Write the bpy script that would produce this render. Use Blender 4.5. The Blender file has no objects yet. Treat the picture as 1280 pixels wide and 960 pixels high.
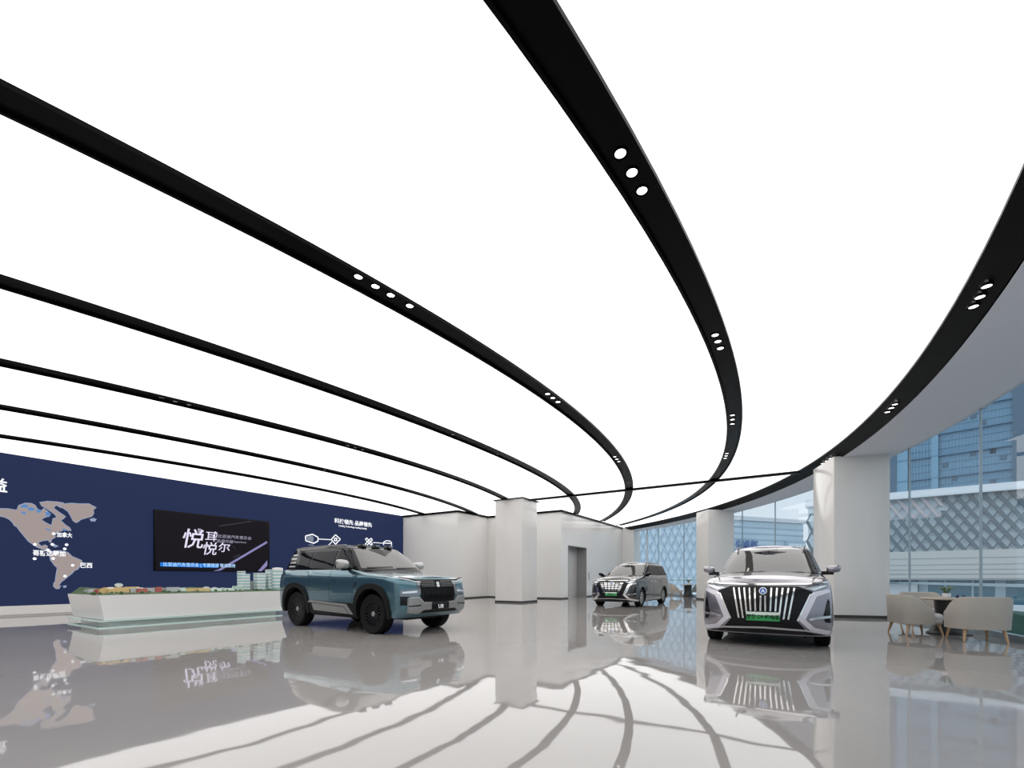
import bpy, bmesh, math, random
from math import sin, cos, pi, radians, sqrt, atan2, hypot
from mathutils import Vector, Matrix
random.seed(7)
C = bpy.context.scene.collection
SC = bpy.context.scene

# ------------------------------------------------------------------ camera frame (for measuring the place)
F, CAMZ, HZ = 570.0, 1.17, 722.5
YAW = math.atan(355/570)
CA, SA = cos(YAW), sin(YAW)
def cam2room(xc, yc): return (xc*CA-yc*SA, xc*SA+yc*CA)
def inv(px, py, Z):
    yc = F*(Z-CAMZ)/(HZ-py)
    return cam2room((px-640)/F*yc, yc)
def ray(px):
    a = (px-640)/F
    return a*CA-SA, a*SA+CA
def lwall(px, py, X=-20.2):            # where a measured point lies on the left wall
    dx, dy = ray(px); s = X/dx
    return s*dy, CAMZ+(HZ-py)/F*s

# ------------------------------------------------------------------ materials
def mat(name, col, rough=.5, metal=0, spec=.5, coat=0, emit=None, es=1.0, noise=None, bump=None, ior=None):
    m = bpy.data.materials.new(name); m.use_nodes = True
    nt = m.node_tree; b = nt.nodes['Principled BSDF']
    b.inputs['Base Color'].default_value = (*col, 1)
    b.inputs['Roughness'].default_value = rough
    b.inputs['Metallic'].default_value = metal
    b.inputs['Specular IOR Level'].default_value = spec
    b.inputs['Coat Weight'].default_value = coat
    b.inputs['Coat Roughness'].default_value = .03
    if ior: b.inputs['IOR'].default_value = ior
    if emit:
        b.inputs['Emission Color'].default_value = (*emit, 1)
        b.inputs['Emission Strength'].default_value = es
    if noise:
        sc, amt, stretch = noise
        tc = nt.nodes.new('ShaderNodeTexCoord'); mp = nt.nodes.new('ShaderNodeMapping')
        mp.inputs['Scale'].default_value = stretch
        n = nt.nodes.new('ShaderNodeTexNoise'); n.inputs['Scale'].default_value = sc; n.inputs['Detail'].default_value = 6
        r = nt.nodes.new('ShaderNodeValToRGB')
        r.color_ramp.elements[0].position = .3; r.color_ramp.elements[1].position = .7
        r.color_ramp.elements[0].color = (*[c*(1-amt) for c in col], 1)
        r.color_ramp.elements[1].color = (*[min(1, c*(1+amt)) for c in col], 1)
        nt.links.new(tc.outputs['Object'], mp.inputs[0]); nt.links.new(mp.outputs[0], n.inputs['Vector'])
        nt.links.new(n.outputs['Fac'], r.inputs[0]); nt.links.new(r.outputs[0], b.inputs['Base Color'])
    if bump:
        sc, st, dist = bump
        tc = nt.nodes.new('ShaderNodeTexCoord'); n = nt.nodes.new('ShaderNodeTexNoise')
        n.inputs['Scale'].default_value = sc; n.inputs['Detail'].default_value = 1.5
        bp = nt.nodes.new('ShaderNodeBump'); bp.inputs['Strength'].default_value = st; bp.inputs['Distance'].default_value = dist
        nt.links.new(tc.outputs['Object'], n.inputs['Vector'])
        nt.links.new(n.outputs['Fac'], bp.inputs['Height']); nt.links.new(bp.outputs[0], b.inputs['Normal'])
        if coat: nt.links.new(bp.outputs[0], b.inputs['Coat Normal'])
    return m
def emi(name, col, s):
    return mat(name, (0, 0, 0), .4, 0, .2, emit=col, es=s)
def glass(name, tint, ior=1.5):
    m = bpy.data.materials.new(name); m.use_nodes = True
    nt = m.node_tree; nt.nodes.clear()
    o = nt.nodes.new('ShaderNodeOutputMaterial'); mx = nt.nodes.new('ShaderNodeMixShader')
    t = nt.nodes.new('ShaderNodeBsdfTransparent'); g = nt.nodes.new('ShaderNodeBsdfGlossy'); f = nt.nodes.new('ShaderNodeFresnel')
    t.inputs[0].default_value = (*tint, 1); g.inputs['Roughness'].default_value = 0.0; f.inputs['IOR'].default_value = ior
    ge = nt.nodes.new('ShaderNodeNewGeometry'); k = nt.nodes.new('ShaderNodeMath'); k.operation = 'SUBTRACT'; k.use_clamp = True
    nt.links.new(f.outputs[0], k.inputs[0]); nt.links.new(ge.outputs['Backfacing'], k.inputs[1])
    nt.links.new(k.outputs[0], mx.inputs[0]); nt.links.new(t.outputs[0], mx.inputs[1]); nt.links.new(g.outputs[0], mx.inputs[2])
    nt.links.new(mx.outputs[0], o.inputs[0])
    return m
M = {}
M['floor'] = mat('polished_stone', (.315, .295, .283), .03, spec=.78, noise=(.55, .05, (1, 1, 1)), bump=(1.3, .05, .05))
M['membrane'] = emi('luminous_membrane', (1, .993, .983), 1.75)
M['black'] = mat('black_gloss_trim', (.004, .004, .0045), .3, spec=.04)
M['wall'] = mat('wall_panel', (.71, .695, .675), .14, spec=.5, noise=(.35, .03, (1, 1, .2)))
M['soffit'] = mat('soffit_paint', (.84, .83, .87), .6)
M['column'] = mat('column_stone', (.65, .632, .612), .14, spec=.5, noise=(.9, .05, (1, 1, .35)))
M['white'] = mat('white_paint', (.68, .66, .645), .35)
M['skirt'] = mat('dark_baseboard', (.03, .028, .027), .4)
M['lamp'] = emi('lamp_lens', (1, .98, .95), 4)
M['lampoff'] = mat('lamp_lens_dim', (.55, .55, .55), .3)
M['steel'] = mat('brushed_steel', (.60, .59, .58), .35, metal=.3)
M['steel_d'] = mat('dark_steel', (.30, .30, .30), .4, metal=.3)
M['led'] = mat('led_navy', (.003, .004, .007), .6, spec=.06, emit=(.017, .026, .075), es=1.0)
M['led_land'] = mat('led_land', (0, 0, 0), .6, spec=.2, emit=(.36, .30, .29), es=1)
M['led_edge'] = mat('led_land_edge', (0, 0, 0), .6, spec=.2, emit=(.30, .36, .52), es=1)
M['led_white'] = emi('led_white', (.95, .97, 1), 1.1)
M['led_grey'] = emi('led_grey', (.22, .24, .32), 1)
M['scr_dark'] = mat('screen_dark', (.003, .003, .004), .35, spec=.06, emit=(.007, .005, .008), es=1)
M['scr_text'] = emi('screen_text', (.80, .76, .95), 1)
M['scr_text2'] = emi('screen_small_text', (.33, .32, .42), 1)
M['scr_blue'] = emi('screen_blue', (.012, .19, .70), 1)
M['scr_pale'] = emi('screen_pale_blue_text', (.45, .72, 1.0), 1)
M['scr_beam'] = emi('screen_beam', (.24, .23, .46), 1)
M['scr_beam2'] = emi('screen_beam_faint', (.03, .03, .05), 1)
M['bezel'] = mat('screen_bezel', (.005, .005, .006), .4, spec=.1)
M['winglass'] = glass('curtain_wall_glass', (.905, .955, .985), 1.45)
M['clear'] = glass('clear_acrylic', (.95, .985, .975), 1.45)
M['mull'] = mat('mullion_steel', (.30, .38, .43), .35, metal=.3)
M['mull_w'] = mat('mullion_white', (.72, .76, .80), .4)
M['rail'] = mat('rail_pale', (.55, .68, .74), .3)

# ------------------------------------------------------------------ mesh helpers
def finish(bm, ang=32):
    bmesh.ops.recalc_face_normals(bm, faces=bm.faces)
    lim = radians(ang)
    for e in bm.edges:
        if len(e.link_faces) == 2: e.smooth = e.calc_face_angle(0) < lim
    for f in bm.faces: f.smooth = True
def at_world(p):
    v = Vector((0, 0, 0))
    while p is not None: v += p.location; p = p.parent
    return v
def obj(name, bm, m, parent=None, kind=None, ang=32, recalc=True, world=False):
    if recalc: finish(bm, ang)
    me = bpy.data.meshes.new(name)
    if world and parent is not None: bmesh.ops.translate(bm, verts=bm.verts, vec=-at_world(parent))
    bm.to_mesh(me); bm.free(); me.materials.append(m)
    o = bpy.data.objects.new(name, me); C.objects.link(o)
    if parent is not None: o.parent = parent
    if kind: o['kind'] = kind
    return o
def tag(o, label, cat, group=None):
    o['label'] = label; o['category'] = cat
    if group: o['group'] = group
    return o
def thing(name, label, cat, loc=(0, 0, 0), rz=0, group=None):
    o = bpy.data.objects.new(name, None); C.objects.link(o)
    o.location = loc; o.rotation_euler = (0, 0, rz); o.empty_display_size = .2
    return tag(o, label, cat, group)
def copy_tree(o, parent=None):
    c = o.copy(); C.objects.link(c)
    if parent is not None: c.parent = parent
    for ch in list(o.children): copy_tree(ch, c)
    return c
def B(): return bmesh.new()
def box(bm, x0, x1, y0, y1, z0, z1, bev=0):
    v = [bm.verts.new((x, y, z)) for x in (x0, x1) for y in (y0, y1) for z in (z0, z1)]
    fs = [(0, 1, 3, 2), (4, 6, 7, 5), (0, 4, 5, 1), (2, 3, 7, 6), (0, 2, 6, 4), (1, 5, 7, 3)]
    F_ = [bm.faces.new([v[i] for i in f]) for f in fs]
    if bev:
        es = list({e for f in F_ for e in f.edges})
        bmesh.ops.bevel(bm, geom=es, offset=bev, segments=2, affect='EDGES', profile=.5)
    return v
def prism(bm, pts, z0, z1, cap=True):
    a = [bm.verts.new((p[0], p[1], z0)) for p in pts]; b = [bm.verts.new((p[0], p[1], z1)) for p in pts]
    n = len(pts)
    for i in range(n): bm.faces.new((a[i], a[(i+1) % n], b[(i+1) % n], b[i]))
    if cap: bm.faces.new(a[::-1]); bm.faces.new(b)
def tube(bm, pts, r, seg=8, r2=None):
    pts = [Vector(p) for p in pts]; rings = []
    for i, p in enumerate(pts):
        d = (pts[min(i+1, len(pts)-1)]-pts[max(i-1, 0)]).normalized()
        u = d.orthogonal().normalized() if abs(d.z) > .9 else d.cross(Vector((0, 0, 1))).normalized()
        w = d.cross(u)
        k = i/(len(pts)-1); rr = r if r2 is None else r+(r2-r)*k
        rings.append([bm.verts.new(p+rr*(cos(2*pi*j/seg)*u+sin(2*pi*j/seg)*w)) for j in range(seg)])
    for a, b in zip(rings, rings[1:]):
        for j in range(seg): bm.faces.new((a[j], a[(j+1) % seg], b[(j+1) % seg], b[j]))
    bm.faces.new(rings[0][::-1]); bm.faces.new(rings[-1])
def lathe(bm, prof, seg=32, axis='Z', origin=(0, 0, 0), cap=True):
    rings = []
    for r, h in prof:
        ring = []
        for j in range(seg):
            a = 2*pi*j/seg
            if axis == 'Z': p = (r*cos(a), r*sin(a), h)
            else: p = (r*cos(a), h, r*sin(a))
            ring.append(bm.verts.new(Vector(p)+Vector(origin)))
        rings.append(ring)
    for a, b in zip(rings, rings[1:]):
        for j in range(seg): bm.faces.new((a[j], a[(j+1) % seg], b[(j+1) % seg], b[j]))
    for ring, rev in (((rings[0], True), (rings[-1], False)) if cap else ()):
        try: bm.faces.new(ring[::-1] if rev else ring)
        except ValueError: pass
def patch(poly, fn, th=.012, off=.004, step=.07, bm=None):
    """a solid plate following a surface: fn(a, b, offset) -> point"""
    t = B()
    t.faces.new([t.verts.new((a, b, 0)) for a, b in poly]); t.normal_update()
    bmesh.ops.triangulate(t, faces=t.faces[:], ngon_method='EAR_CLIP')
    for ax in (0, 1):
        lo = min(p[ax] for p in poly); hi = max(p[ax] for p in poly)
        n = int((hi-lo)/step)
        for k in range(1, n+1):
            co = [0, 0, 0]; co[ax] = lo+(hi-lo)*k/(n+1); no = [0, 0, 0]; no[ax] = 1
            bmesh.ops.bisect_plane(t, geom=t.verts[:]+t.edges[:]+t.faces[:], plane_co=co, plane_no=no, dist=1e-5)
    src = {v: (v.co.x, v.co.y) for v in t.verts}
    if bm is None: bm = B()
    o = {v: bm.verts.new(fn(*src[v], off)) for v in t.verts}
    i = {v: bm.verts.new(fn(*src[v], off-th)) for v in t.verts}
    for f in t.faces:
        bm.faces.new([o[v] for v in f.verts]); bm.faces.new([i[v] for v in reversed(f.verts)])
    for e in t.edges:
        if len(e.link_faces) == 1:
            a, b = e.verts; bm.faces.new((o[a], o[b], i[b], i[a]))
    t.free()
    return bm
def stroke(pts, w, closed=False):
    P = [Vector(p) for p in pts]; L = []; R = []
    n = len(P)
    for i, p in enumerate(P):
        a = P[i-1] if (i > 0 or closed) else None; b = P[(i+1) % n] if (i < n-1 or closed) else None
        d = ((p-a).normalized() if a is not None else Vector((0, 0)))+((b-p).normalized() if b is not None else Vector((0, 0)))
        d.normalize(); nrm = Vector((-d.y, d.x)); k = 1.0
        if a is not None and b is not None:
            k = 1/max(.4, abs(nrm.dot(Vector((-(p-a).normalized().y, (p-a).normalized().x)))))
        L.append(p+nrm*w/2*k); R.append(p-nrm*w/2*k)
    return [tuple(q) for q in L]+[tuple(q) for q in reversed(R)]
def lerp(tab, z):
    if z <= tab[0][0]: return tab[0][1]
    for (a, va), (b, vb) in zip(tab, tab[1:]):
        if z <= b:
            t = (z-a)/(b-a); return va+(vb-va)*t
    return tab[-1][1]
def smooth_tab(tab, n=4):
    """Catmull-Rom refinement of a table so that profiles bend softly"""
    out = []
    for i in range(len(tab)-1):
        p0 = tab[max(i-1, 0)]; p1 = tab[i]; p2 = tab[i+1]; p3 = tab[min(i+2, len(tab)-1)]
        for k in range(n):
            t = k/n; q = []
            for d in (0, 1):
                q.append(.5*((2*p1[d])+(-p0[d]+p2[d])*t+(2*p0[d]-5*p1[d]+4*p2[d]-p3[d])*t*t+(-p0[d]+3*p1[d]-3*p2[d]+p3[d])*t**3))
            out.append(tuple(q))
    out.append(tab[-1])
    return sorted(out)
def text(body, size, m, parent, name, mtx, bold=0, shear=0, depth=.004, align='LEFT', sx=1, world=False):
    cu = bpy.data.curves.new(name, 'FONT'); cu.body = body; cu.size = size; cu.resolution_u = 2
    cu.extrude = depth; cu.offset = bold; cu.shear = shear; cu.align_x = align
    t = bpy.data.objects.new(name, cu); C.objects.link(t)
    dg = bpy.context.evaluated_depsgraph_get()
    me = bpy.data.meshes.new_from_object(t.evaluated_get(dg))
    bpy.data.objects.remove(t); bpy.data.curves.remove(cu)
    me.transform(Matrix.Diagonal((sx, 1, 1, 1))); me.transform(mtx)
    if world: me.transform(Matrix.Translation(-at_world(parent)))
    me.materials.clear(); me.materials.append(m)
    o = bpy.data.objects.new(name, me); C.objects.link(o); o.parent = parent
    return o

# ================================================================== ROOM SHELL
HC = 4.9
O = Vector((-28.0, 8.2)); RG = 31.7               # centre and radius of the curved glass front
def arc_pt(r, a): return (O.x+r*cos(a), O.y+r*sin(a))
A0 = -math.asin((9+O.y)/RG); A1 = math.asin((34.6-O.y)/RG)

bm = B()
pts = [(-20.6, -9.2)]+[arc_pt(RG+.25, A0+(A1-A0)*i/60) for i in range(61)]+[(-20.6, 34.9)]
prism(bm, pts, -.12, 0)
floor = obj('floor', bm, M['floor'], kind='structure'); floor['label'] = 'polished pale stone showroom floor mirroring the ceiling'

# strips: measured centre lines in plan, each extended behind the camera by its own circle
def poly4(P, ylo, yhi):
    import numpy as np
    P = np.array(P); c = np.polyfit(P[:, 1]/30, P[:, 0], 4)
    return lambda y: float(np.polyval(c, y/30))
def circ_pts(cx, cy, r, y0, y1, n):
    a0 = math.asin((y0-cy)/r); a1 = math.asin((y1-cy)/r)
    return [(cx+r*cos(a0+(a1-a0)*i/n), cy+r*sin(a0+(a1-a0)*i/n)) for i in range(n+1)]
def strip_path(samples, circ, yend):
    f = poly4(samples+circ_pts(*circ, -9, 1, 6), -9, yend)
    return [(f(-9+(yend+9)*i/70), -9+(yend+9)*i/70) for i in range(71)]
def circle_path(cx, cy, r, y1): return circ_pts(cx, cy, r, -9, y1, 70)
def offs(path, d):
    out = []
    for i, p in enumerate(path):
        a = Vector(path[max(i-1, 0)]); b = Vector(path[min(i+1, len(path)-1)])
        t = (b-a).normalized(); out.append((p[0]+t.y*d, p[1]-t.x*d))
    return out
def sweep(bm, path, prof):
    """prof: closed list of (offset to the right of travel, z)"""
    cols = [offs(path, d) for d, z in prof]; n = len(prof)
    V = [[bm.verts.new((*cols[k][i], prof[k][1])) for k in range(n)] for i in range(len(path))]
    for a, b in zip(V, V[1:]):
        for k in range(n): bm.faces.new((a[k], a[(k+1) % n], b[(k+1) % n], b[k]))
    bm.faces.new(V[0]); bm.faces.new(V[-1][::-1])
s1 = [(-1.49, 2.55), (-1.37, 3.5), (-1.34, 3.75), (-1.07, 8.85), (-1.15, 10.9), (-1.32, 12.4), (-2.08, 16.4), (-3.0, 20.0), (-4.3, 23.2), (-6.9, 26.9), (-10.9, 31.8)]
s2 = [(-5.28, .9), (-5.15, 1.6), (-4.92, 2.55), (-4.75, 3.4), (-4.63, 4.2), (-4.5, 5.3), (-4.36, 7.6), (-4.33, 9.3), (-4.46, 11.3), (-4.7, 13.5), (-5.2, 16.3), (-6.05, 19.1), (-7.6, 23.0), (-10.95, 28.8)]
s3 = [(-8.31, 1.45), (-7.64, 9.2), (-7.7, 11.3), (-7.85, 13.5), (-8.2, 16.9), (-8.95, 20.3), (-9.9, 22.7), (-11.2, 24.9)]
paths = [strip_path(s1, (-34.5, 8.2, 33.5), 31.6), strip_path(s2, (-38, 8.7, 33.64), 28.75),
         strip_path(s3, (-40, 9.5, 32.5), 24.7)]
for cx, cy, r, y1 in ((-42.8, 10.2, 32.1, 22.85), (-46, 10.2, 32.1, 22.85), (-49.05, 10.2, 32.0, 19.95)):
    paths.append(circle_path(cx, cy, r, y1))
prof = [(-.17, 4.96), (-.17, HC), (-.135, HC), (-.135, HC+.035), (.135, HC+.035), (.135, HC), (.17, HC), (.17, 4.96)]
tnames = ['wide black ceiling strip curving overhead to the elevator wall', 'black curved ceiling strip left of the overhead one',
          'black ceiling strip ending behind the free-standing column', 'fourth black ceiling strip from the glass', 'fifth black ceiling strip from the glass', 'black ceiling strip nearest the screen wall']
for i, p in enumerate(paths):
    bm = B(); sweep(bm, p, prof)
    o = obj('trim_%d' % (i+1), bm, M['black'], kind='structure', ang=20); o['label'] = tnames[i]
# outer strip beside the soffit, hanging from the membrane down to the soffit
s0 = [(1.88, 6.39), (1.93, 8.0), (1.92, 9.48), (1.86, 10.2), (1.62, 11.88), (1.2, 14.32), (.36, 17.62), (-.95, 21.5), (-3.95, 26.56), (-10.89, 33.29)]
SZ = 4.72
p0 = strip_path(s0, (-29.17, 8.24, 31.06), 33.25)
bm = B(); sweep(bm, p0, [(-.02, 4.97), (-.02, 4.905), (.0, 4.895), (.30, SZ), (.32, SZ), (.32, 4.97)])
o = obj('trim_7', bm, M['black'], kind='structure', ang=20); o['label'] = 'black strip edging the luminous ceiling along the grey soffit'
# straight joint from the column to the outer strip
bm = B(); box(bm, -10.8, .25, 18.93, 19.07, 4.86, 4.97)
o = obj('trim_8', bm, M['black'], kind='structure'); o['label'] = 'thin straight black joint crossing the curved strips'
# luminous membrane
bm = B()
inner = offs(p0, .1)
poly = [(-20.4, -9)]+[q for q in inner]+[(-11.05, 33.3), (-20.4, 33.3)]
prism(bm, poly, 4.945, 4.99)
o = obj('ceiling', bm, M['membrane'], kind='structure'); o['label'] = 'glowing white stretch ceiling between the black strips'
# soffit
bm = B()
ou = [arc_pt(RG+.04, A0+(A1-A0)*i/70) for i in range(71)]; inn = offs(p0, .3)
rows = []
for (a, b) in zip(inn, ou): rows.append([bm.verts.new((*a, SZ)), bm.verts.new((*b, SZ)), bm.verts.new((*b, 5.1)), bm.verts.new((*a, 5.1))])
for a, b in zip(rows, rows[1:]):
    for k in range(4): bm.faces.new((a[k], a[(k+1) % 4], b[(k+1) % 4], b[k]))
bm.faces.new(rows[0]); bm.faces.new(rows[-1][::-1])
o = obj('ceiling_soffit', bm, M['soffit'], kind='structure'); o['label'] = 'grey painted soffit between the luminous ceiling and the glass front'

# walls
def struct_box(name, m, label, *a):
    bm = B(); box(bm, *a); o = obj(name, bm, m, kind='structure'); o['label'] = label; return o
struct_box('wall_left', M['wall'], 'long side wall that carries the navy video wall', -20.7, -20.32, -9.3, 20.0, 0, 5.05)
struct_box('wall_front', M['wall'], 'wall behind the viewer', -20.7, -.5, -9.5, -9.2, 0, 5.05)
bm = B(); prism(bm, [(-20.7, 19.98), (-16.0, 19.98), (-16.0, 22.9), (-11.05, 22.9), (-11.05, 23.15), (-16.3, 23.15), (-16.3, 20.25), (-20.7, 20.25)], 0, 5.05)
o = obj('wall_back', bm, M['wall'], kind='structure'); o['label'] = 'pale stepped end wall beside the screen wall'
EY0, EY1, EH = 23.79, 26.5, 3.05
bm = B()
box(bm, -11.3, -11.05, 23.15, EY0, 0, 5.05); box(bm, -11.3, -11.05, EY0, EY1, EH, 5.05); box(bm, -11.3, -11.05, EY1, 33.4, 0, 5.05)
o = obj('wall_elevator', bm, M['wall'], kind='structure'); o['label'] = 'pale wall with the elevator opening'
bm = B(); prism(bm, [(-11.3, 33.3), (-10.15, 33.3), (-10.15, 34.9), (-10.4, 34.9), (-10.4, 33.55), (-11.3, 33.55)], 0, 5.05)
o = obj('wall_end', bm, M['wall'], kind='structure'); o['label'] = 'short grey wall end meeting the glass front'
# black shadow-gap trim on top of walls
bm = B()
box(bm, -20.2, -15.96, 19.90, 19.98, 4.84, 4.945); box(bm, -16.0, -15.92, 19.90, 22.9, 4.84, 4.945)
box(bm, -15.92, -10.97, 22.82, 22.9, 4.84, 4.945); box(bm, -11.05, -10.97, 22.82, 33.3, 4.84, 4.945)
o = obj('trim_9', bm, M['black'], kind='structure'); o['label'] = 'thin black line where the pale walls meet the ceiling'
bm = B()
box(bm, -20.3, -15.97, 19.95, 19.98, .0, .07); box(bm, -16.0, -15.97, 19.95, 22.9, .0, .07); box(bm, -15.97, -11.02, 22.87, 22.9, 0, .07)
box(bm, -11.05, -11.02, 22.87, EY0-.02, 0, .07); box(bm, -11.05, -11.02, EY1+.02, 33.3, 0, .07)
o = obj('baseboard_back', bm, M['skirt'], kind='structure'); o['label'] = 'dark baseboard along the pale walls'
bm = B(); box(bm, -20.32, -20.2, -9.2, 19.95, .05, .32); box(bm, -20.32, -20.24, -9.2, 19.95, 0, .05)
o = obj('baseboard_left', bm, M['white'], kind='structure'); o['label'] = 'tall pale baseboard under the navy video wall'
# elevator
bm = B(); box(bm, -12.0, -11.04, EY0+.001, EY0+.03, 0, EH-.001); box(bm, -12.0, -11.04, EY1-.03, EY1-.001, 0, EH-.001); box(bm, -12.0, -11.04, EY0+.03, EY1-.03, EH-.03, EH-.001)
ef = obj('door_1', bm, M['steel_d'], kind='structure'); ef['label'] = 'recessed grey steel elevator entrance'
for k, (a, b) in enumerate(((EY0+.03, (EY0+EY1)/2-.008), ((EY0+EY1)/2+.008, EY1-.03))):
    bm = B(); box(bm, -11.75, -11.68, a, b, .01, EH, .006); obj('door_leaf', bm, M['steel'], ef)
bm = B(); box(bm, -11.05, -11.02, 26.8, 26.94, 1.08, 1.5, .008)
t = obj('elevator_call_panel', bm, M['steel_d']); tag(t, 'small dark elevator call panel on the wall right of the elevator entrance', 'control panel')
for z in (1.22, 1.34):
    bm = B(); lathe(bm, [(.028, 0), (.028, .012), (.022, .016)], 16, 'Y'); bmesh.ops.rotate(bm, verts=bm.verts, cent=(0, 0, 0), matrix=Matrix.Rotation(-pi/2, 3, 'Z'))
    bmesh.ops.translate(bm, verts=bm.verts, vec=(-11.02, 26.87, z)); obj('button', bm, M['steel'], t)

# columns
def column(name, label, pts, ztop, cap):
    bm = B(); prism(bm, pts, 0, ztop)
    es = [e for e in bm.edges if abs(e.verts[0].co.z-e.verts[1].co.z) > 1]
    bmesh.ops.bevel(bm, geom=es, offset=.03, segments=3, affect='EDGES', profile=.5)
    o = obj(name, bm, M['column'], kind='structure'); o['label'] = label
    c = Vector((sum(p[0] for p in pts)/4, sum(p[1] for p in pts)/4)); k = B()
    prism(k, [tuple(c+(Vector(p)-c)*1.012) for p in pts], 0, .085); obj('baseboard', k, M['skirt'], o)
    if cap:
        k = B(); prism(k, [tuple(c+(Vector(p)-c)*1.1) for p in pts], HC+.0, HC+.04); obj('cap_trim', k, M['black'], o)
    return o
column('column', 'free-standing pale square column in mid hall', [(-12.36, 18.3), (-10.84, 18.3), (-10.84, 19.75), (-12.36, 19.75)], 4.94, True)
def radial_col(label, A, phi, r, t):
    e = Vector((cos(phi), sin(phi))); q = Vector((-sin(phi), cos(phi))); a = Vector(A)
    column('column', label, [tuple(a), tuple(a+e*r), tuple(a+e*r+q*t), tuple(a+q*t)], SZ+.02, False)
radial_col('wide pale column at the glass front behind the silver van', (.94, 16.4), radians(15.8), 1.4, 1.7)
radial_col('pale column at the glass front, farther back', (-3.9, 25.6), radians(35.8), 1.42, 1.3)

# curved glass front
def circ_hit(px, r=RG):
    dx, dy = ray(px); a = dx*dx+dy*dy; b = -(dx*O.x+dy*O.y); c = O.x**2+O.y**2-r*r
    s = (-b+sqrt(b*b-a*c))/a
    return atan2(s*dy-O.y, s*dx-O.x)
ORD = 'first second third fourth fifth sixth seventh eighth ninth tenth eleventh twelfth thirteenth fourteenth fifteenth sixteenth seventeenth eighteenth'.split()
joints = sorted([A0+.005, A0+.1, A0+.2, A0+.3, A0+.4, A0+.48, circ_hit(1226)-.083, circ_hit(1226), circ_hit(1137), circ_hit(1100)+.02, circ_hit(969), circ_hit(928), circ_hit(905), circ_hit(855), circ_hit(823), circ_hit(809), A1-.004])
for i, (a, b) in enumerate(zip(joints, joints[1:])):
    n = 5; P = [a+(b-a)*k/n for k in range(n+1)]
    bm = B()
    prism(bm, [arc_pt(RG-.01, q) for q in P]+[arc_pt(RG+.01, q) for q in reversed(P)], .12, SZ)
    w = obj('window_%d' % (i+1), bm, M['winglass'], kind='structure'); w['label'] = '%s glass pane of the curved front, counted from the far end wall' % ORD[len(joints)-2-i]
    bm = B(); wd = .14 if abs(b-circ_hit(809)) < 1e-6 else .03
    e = Vector((cos(b), sin(b))); q = Vector((-sin(b), cos(b))); c = Vector(arc_pt(RG, b))
    prism(bm, [tuple(c+e*x+q*y) for x, y in ((-.02, -wd/2), (.02, -wd/2), (.02, wd/2), (-.02, wd/2))], 0, SZ)
    obj('mullion', bm, M['mull_w'] if wd > .1 else M['mull'], w)
    bm = B(); prism(bm, [arc_pt(RG-.06, q) for q in P]+[arc_pt(RG+.06, q) for q in reversed(P)], 0, .12)
    obj('sill', bm, M['mull'], w)
    bm = B()
    prism(bm, [arc_pt(RG+.02, q) for q in P]+[arc_pt(RG+.06, q) for q in reversed(P)], 1.0, 1.06)
    obj('rail', bm, M['rail'], w)

# ================================================================== DOWNLIGHTS
def downlight(x, y, z, label, group, on=True):
    bm = B(); lathe(bm, [(.066, z-.002), (.066, z+.03), (.050, z+.03), (.050, z-.002)], 20, cap=False)
    bmesh.ops.translate(bm, verts=bm.verts, vec=(x, y, 0))
    o = bpy.data.objects.new('downlight', None); C.objects.link(o); o.location = (x, y, z)
    tag(o, label, 'ceiling light', group)
    obj('ring', bm, M['black'], o, world=True)
    bm = B(); lathe(bm, [(.049, z+.028), (.049, z+.004), (.03, z+.001), (.0008, z)], 20)
    bmesh.ops.translate(bm, verts=bm.verts, vec=(x, y, 0))
    obj('lens', bm, M['lamp'] if on else M['lampoff'], o, world=True)
lights = [
 ('the wide overhead strip, cluster nearest the viewer', [(775.5, 192), (790, 216), (802.5, 238.5)], 1),
 ('the wide overhead strip, second cluster from the viewer', [(894, 419), (897.5, 427), (900.5, 435.5)], 1),
 ('the wide overhead strip, third cluster from the viewer', [(915.6, 519), (915.6, 524.5), (915.4, 530)], 1),
 ('the wide overhead strip, fourth cluster from the viewer', [(906.6, 567), (905.5, 570), (904.2, 573)], 1),
 ('the strip left of the overhead one, nearest cluster of four', [(448, 346), (470, 357.5), (488.5, 369), (513, 382)], 1),
 ('the strip left of the overhead one, second cluster', [(684.5, 492.5), (691, 497.5), (697.5, 502.5)], 1),
 ('the strip left of the overhead one, third cluster', [(768.5, 571), (771, 574), (773.5, 577)], 1),
 ('the second strip, just before the straight joint', [(785.6, 602)], 0),
 ('the second strip, just past the straight joint', [(785.6, 616)], 0),
 ('the third strip from the glass, left cluster', [(566, 543)], 0),
 ('the third strip from the glass, right cluster', [(622, 567.5)], 0),
 ('the fourth strip from the glass, left cluster', [(202, 497), (219, 502), (236, 506)], 0),
 ('the fourth strip from the glass, right cluster', [(431, 558), (440.5, 560.5), (450, 563)], 0),
 ('the fifth strip from the glass, left cluster', [(25, 504.5), (43, 509), (63, 514)], 0),
 ('the fifth strip from the glass, right cluster', [(405, 588)], 0),
 ('the outer strip by the soffit, nearest cluster', [(1233.5, 358), (1225, 371.5), (1217, 383.5)], 2),
 ('the outer strip by the soffit, middle cluster', [(1111.5, 506.5), (1107, 511), (1102.5, 516)], 2),
 ('the outer strip by the soffit, cluster over the wide column', [(1025, 574), (1021, 577), (1017, 580)], 2)]
ordn = {1: ['lone'], 3: ['nearest', 'middle', 'farthest'], 4: ['nearest', 'second', 'third', 'farthest']}
def near_path(p, path):
    best = None
    for a, b in zip(path, path[1:]):
        A_, B_ = Vector(a), Vector(b); t = max(0, min(1, (Vector(p)-A_).dot(B_-A_)/(B_-A_).length_squared)); q = A_+(B_-A_)*t
        d = (Vector(p)-q).length
        if best is None or d < best[0]: best = (d, q, (B_-A_).normalized())
    return best
off0 = offs(p0, .18)
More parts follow.
